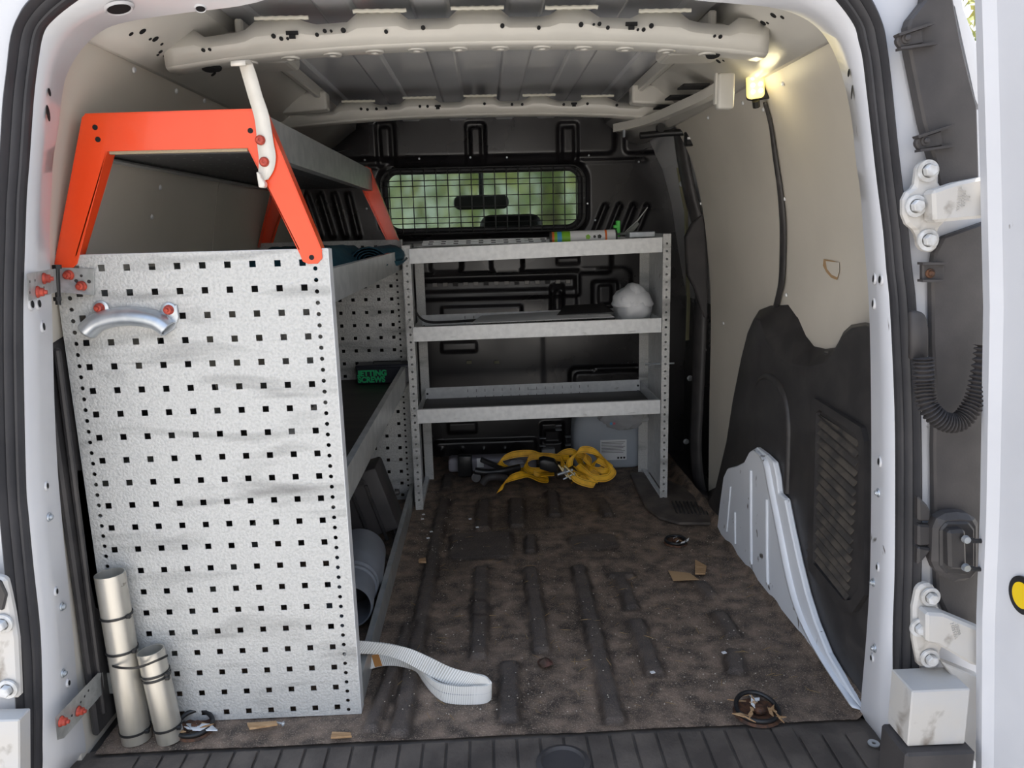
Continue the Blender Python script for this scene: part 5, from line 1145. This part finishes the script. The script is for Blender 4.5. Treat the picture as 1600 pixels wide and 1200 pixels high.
for q in ((885, 175, 940, 250), (905, 190, 960, 262), (920, 180, 985, 240)):
    build(MB().bar(zq(q[0], q[1], 2.40), zq(q[2], q[3], 2.39), .006, .004, (0, 1, 0)), 'ratchet_frame', mat('brass_zinc', (.25, .21, .12), .35, .8), ys, .0008)
build(MB().tube([zq(880, 235, 2.39), zq(970, 205, 2.40)], .005, 10), 'ratchet_spindle', ZINC, ys); build(MB().tube([zq(915, 262, 2.39), zq(985, 225, 2.40)], .003, 8), 'ratchet_spindle', ZINC, ys)
build(MB().lathe([(.012, -.003), (.012, .003), (0, .003)], zq(930, 215, 2.395), (.9, -.3, .2), 10), 'ratchet_wheel', ZINC, ys)

# ---- white webbing strap in the foreground
S = [((535, 1024, .075), (550, 1001, .095)), ((562, 1021, .068), (575, 1002, .088)), ((600, 1023, .058), (612, 1007, .080)), ((632, 1034, .050), (642, 1014, .072)), ((660, 1049, .038), (672, 1027, .064)), ((692, 1066, .032), (706, 1043, .058)), ((725, 1073, .030), (740, 1052, .056)),
     ((750, 1075, .026), (758, 1057, .053)), ((764, 1083, .014), (765, 1064, .045)), ((766, 1092, .006), (766, 1068, .040)), ((758, 1098, .002), (758, 1071, .038)), ((742, 1100, .002), (741, 1072, .038)), ((718, 1100, .002), (716, 1072, .038)), ((694, 1096, .002), (690, 1068, .038)),
     ((676, 1082, .003), (674, 1060, .036)), ((662, 1064, .006), (663, 1050, .034)), ((650, 1048, .012), (650, 1038, .034)), ((625, 1041, .014), (622, 1026, .032)), ((598, 1041, .012), (592, 1022, .030)), ((575, 1047, .010), (570, 1028, .026)), ((555, 1056, .008), (552, 1036, .02))]
def Uz(x, y, z): return U(x, y, 'z', z)
lo = smooth_path([Uz(*a_) for a_, b_ in S], 6); hi = smooth_path([Uz(*b_) for a_, b_ in S], 6)
lo2 = []; hi2 = []
wsr = empty('lashing_strap', 'white ribbed webbing strap looped out from under the perforated panel', 'strap', lo[60])
mb = MB(); mb.ribbon(list(zip(lo, hi)), .0028); build(mb, 'webbing', WEBW, wsr, smooth=.9)
# ribs across the webbing: separate fine ridges joined as one relief part
mb = MB(); sub = smooth_path(lo, 3), smooth_path(hi, 3)
for i in range(2, len(sub[0])-2, 2):
    l, h = sub[0][i], sub[1][i]; d = (sub[0][i+1]-sub[0][i-1]); 
    if d.length < 1e-5: continue
    n = d.cross(h-l).normalized()*.0021; e = d.normalized()*min(.0011, d.length*.45)
    mb.add([l-e+n, l+e+n, h+e+n, h-e+n, l-e-n, l+e-n, h+e-n, h-e-n], [(0, 1, 2, 3), (7, 6, 5, 4), (0, 4, 5, 1), (3, 2, 6, 7), (0, 3, 7, 4), (1, 5, 6, 2)])
tag(build(mb, 'weave_ribs', WEBR, wsr), None, kind='stuff')
st_ = [(lo[k].lerp(hi[k], .02), lo[k].lerp(hi[k], .98)) for k in range(108, 112)]
mb = MB(); mb.ribbon(st_, .0052); build(mb, 'rust_stained_stitching', mat('rust_stain', (.42, .19, .05), .7), wsr)['label'] = 'orange rust-stained stitching band'
mb = MB(); a_ = lo[48:92]; b_ = hi[48:92]
mb.ribbon([(p.lerp(q, .52), p.lerp(q, .56)) for p, q in zip(a_, b_)], .0040); build(mb, 'blue_thread', mat('blue_thread', (.05, .07, .14), .6), wsr)

# ---- tie down rings, debris
def tiering(px, py, R_, label, yaw, lift, chips, seed):
    c_ = U(px, py, 'z', .006); t = empty('tie_down_ring', label, 'ring', c_); rg = random.Random(seed)
    build(MB().lathe([(R_*1.15, 0), (R_*1.05, .004), (R_*.9, .001), (R_*.5, -.001), (0, -.001)], c_-Vector((0, 0, .003)), n=28), 'recess_cup', RUST, t, smooth=SM)
    n = 30; ring = []
    for k in range(n+1):
        u = 2*math.pi*k/n; x = R_*math.cos(u); y = R_*math.sin(u); z = .006+max(0, y)*lift
        ring.append(c_+Vector((x*math.cos(yaw)-y*math.sin(yaw), x*math.sin(yaw)+y*math.cos(yaw), z)))
    build(MB().tube(ring, .0042, 8, False), 'steel_ring', TIE, t, smooth=2)
    build(MB().lathe([(.012, 0), (.012, .004), (.008, .009), (.004, .009), (0, .007)], c_+Vector((R_*.1, 0, .002)), n=8), 'rusty_bolt', RUST, t)
    for k in range(chips):
        u = rg.random()*6.28; rr = R_*(.3+.9*rg.random()); p = c_+Vector((rr*math.cos(u), rr*math.sin(u), .006+.004*rg.random())); a = rg.random()*3.14; L = .006+.012*rg.random(); w_ = .0015+.0035*rg.random()
        d = Vector((math.cos(a), math.sin(a), .10*rg.random())); s = Vector((-math.sin(a), math.cos(a), 0))
        build(MB().prism([p-d*L, p-d*L*.2+s*w_, p+d*L, p+d*L*.1-s*w_], (0, 0, .0016)), 'wood_chip', WOOD if rg.random() < .75 else PAPER, t)
tiering(1183, 1112, .037, 'black tie-down ring filled with wood chips near the right rear corner', .2, .25, 16, 3)
tiering(1056, 847, .028, 'rusty tie-down point at the front right of the floor mat', .1, .05, 5, 4)
tiering(305, 1138, .030, 'black tie-down ring with rusty bits at the foot of the aluminium tubes', .4, .35, 4, 5)
def chip(pts, label, m=WOOD, name='wood_chip', cat='wood chip', h=.004, z=.010, g='floor debris'):
    t = build(MB().prism([U(x, y, 'z', z) for x, y in pts], (0, 0, h)), name, m, bevel=.0006); tag(t, label, cat); return t
chip([(386, 1132), (432, 1129), (434, 1134), (410, 1138), (390, 1141)], 'long splinter of pale wood below the perforated panel')
chip([(1086, 876), (1104, 886), (1102, 898), (1086, 898)], 'triangular wood flake on the right side of the floor mat')
chip([(1044, 892), (1078, 896), (1092, 906), (1052, 908)], 'thin worn brown offcut pressed into the floor mat', TANP, h=.0015)
chip([(519, 1146), (548, 1147), (550, 1153), (517, 1155)], 'blunt pale wood chip against the step plate')
chip([(655, 876), (665, 874), (666, 880), (654, 880)], 'small square wood chip beside the kerb rail', h=.006)
lf = U(851, 1037, 'z', .012); bm_ = bmesh.new(); bmesh.ops.create_icosphere(bm_, subdivisions=2, radius=1); mb = MB()
for v in bm_.verts:
    d = v.co; k = 1+.6*noise.noise(d*2.5); mb.v.append((lf.x+d.x*.014*k, lf.y+d.y*.014*k, max(.008, .014+d.z*.010*k)))
mb.f = [tuple(v.index for v in f.verts) for f in bm_.faces]; bm_.free()
tag(build(mb, 'dead_leaf', LEAF), 'curled dead brown leaf in the middle of the floor', 'leaf')
# screws
p = U(443, 1131, 'z', .010); sw = empty('wood_screw', 'zinc wood screw beside the splinter below the panel', 'screw', p)
build(MB().lathe([(.0045, 0), (.0045, .001), (.0018, .004), (.0016, .018), (0, .022)], p, (-.9, .25, .05), 12), 'screw_shank', ZINC, sw)
for k in range(6):
    a = U(330+2*k, 1132+1.8*k, 'z', .014); b = a+Vector((-.045, .004, 0))
    s_ = tag(build(MB().tube([a, b], .0016, 6), 'long_nail', ZINC), ['top', 'second', 'third', 'fourth', 'fifth', 'lowest'][k]+' thin zinc nail in the bundle by the left tie-down ring', 'nail', 'nails in the left recess')
# loose zinc needle crumbs and straw as stuff
rg = random.Random(11)
def scatter(name, label, cat, m, n, rect, size, kind, bias=None):
    mb = MB()
    for _ in range(n):
        px = rg.uniform(rect[0], rect[2]); py = rg.uniform(rect[1], rect[3]); p = U(px, py, 'z', 0)
        if not (-.23 < p.x < .62 and 1.25 < p.y < 2.8): continue
        i = min(NX-1, max(0, int((p.x-X0)/(X1-X0)*(NX-1)))); j = min(NY-1, max(0, int((p.y-Y0)/(Y1-Y0)*(NY-1)))); z = Hh[j, i]+.0008
        a = rg.random()*6.28; s = size*(.4+rg.random())
        if kind == 'needle':
            d = Vector((math.cos(a), math.sin(a), 0))*s*6; w_ = Vector((-math.sin(a), math.cos(a), 0))*s*.28; p.z = z
            mb.add([p-d-w_, p+d-w_, p+d+w_, p-d+w_, p+Vector((0, 0, s*.5))], [(0, 1, 4), (1, 2, 4), (2, 3, 4), (3, 0, 4)])
        else:
            v = [Vector((p.x+s*math.cos(a+k*2.1)*(.6+.6*rg.random()), p.y+s*math.sin(a+k*2.1)*(.6+.6*rg.random()), z)) for k in range(3)]
            mb.add(v+[Vector((p.x, p.y, z+s*.7))], [(0, 1, 3), (1, 2, 3), (2, 0, 3)])
    tag(build(mb, name, m), label, cat, kind='stuff')
scatter('pale_crumbs', 'pale crumbs scattered over the black floor mat', 'crumbs', CRUMB, 900, (600, 740, 1250, 1130), .0017, 'c')
scatter('pale_crumbs', 'dense pale crumbs along the left edge of the floor mat', 'crumbs', CRUMB, 150, (630, 770, 720, 880), .0020, 'c')
scatter('dry_needles', 'dry straw needles scattered over the floor mat', 'straw', NEEDLE, 260, (620, 760, 1280, 1130), .0017, 'needle')
scatter('sawdust', 'fine brown sawdust on the floor mat', 'sawdust', mat('sawdust', (.22, .13, .07), .9), 2600, (600, 740, 1300, 1140), .0009, 'c')
for k, (x, y) in enumerate([(744, 825), (733, 812), (380*.4167+500, 812), (660, 805), (672, 832), (667, 842), (1018, 1053), (1130, 1022)]):
    p = U(x, y, 'z', .012); tag(build(MB().prism([p, p+Vector((.008, .002, 0)), p+Vector((.006, .008, 0)), p+Vector((-.002, .006, 0))], (0, 0, .002)), 'paint_flake', PAPER), 'white paint flake on the mat, '+['on the left edge mound of crumbs', 'just below the left rack post', 'between the far centre ribs', 'nearest the foot of the left rack post', 'left of the big square pad', 'beside the small wood chip at left', 'at the lower end of the right front rib', 'alone near the right side front'][k], 'flake', 'white flakes on the mat')
# ---- tidy up helper data
for o in list(bpy.data.objects):
    if '_w' in o: del o['_w']
    if o.parent is not None and 'category' in o: del o['category']
    if o.get('label') == 'x': del o['label']
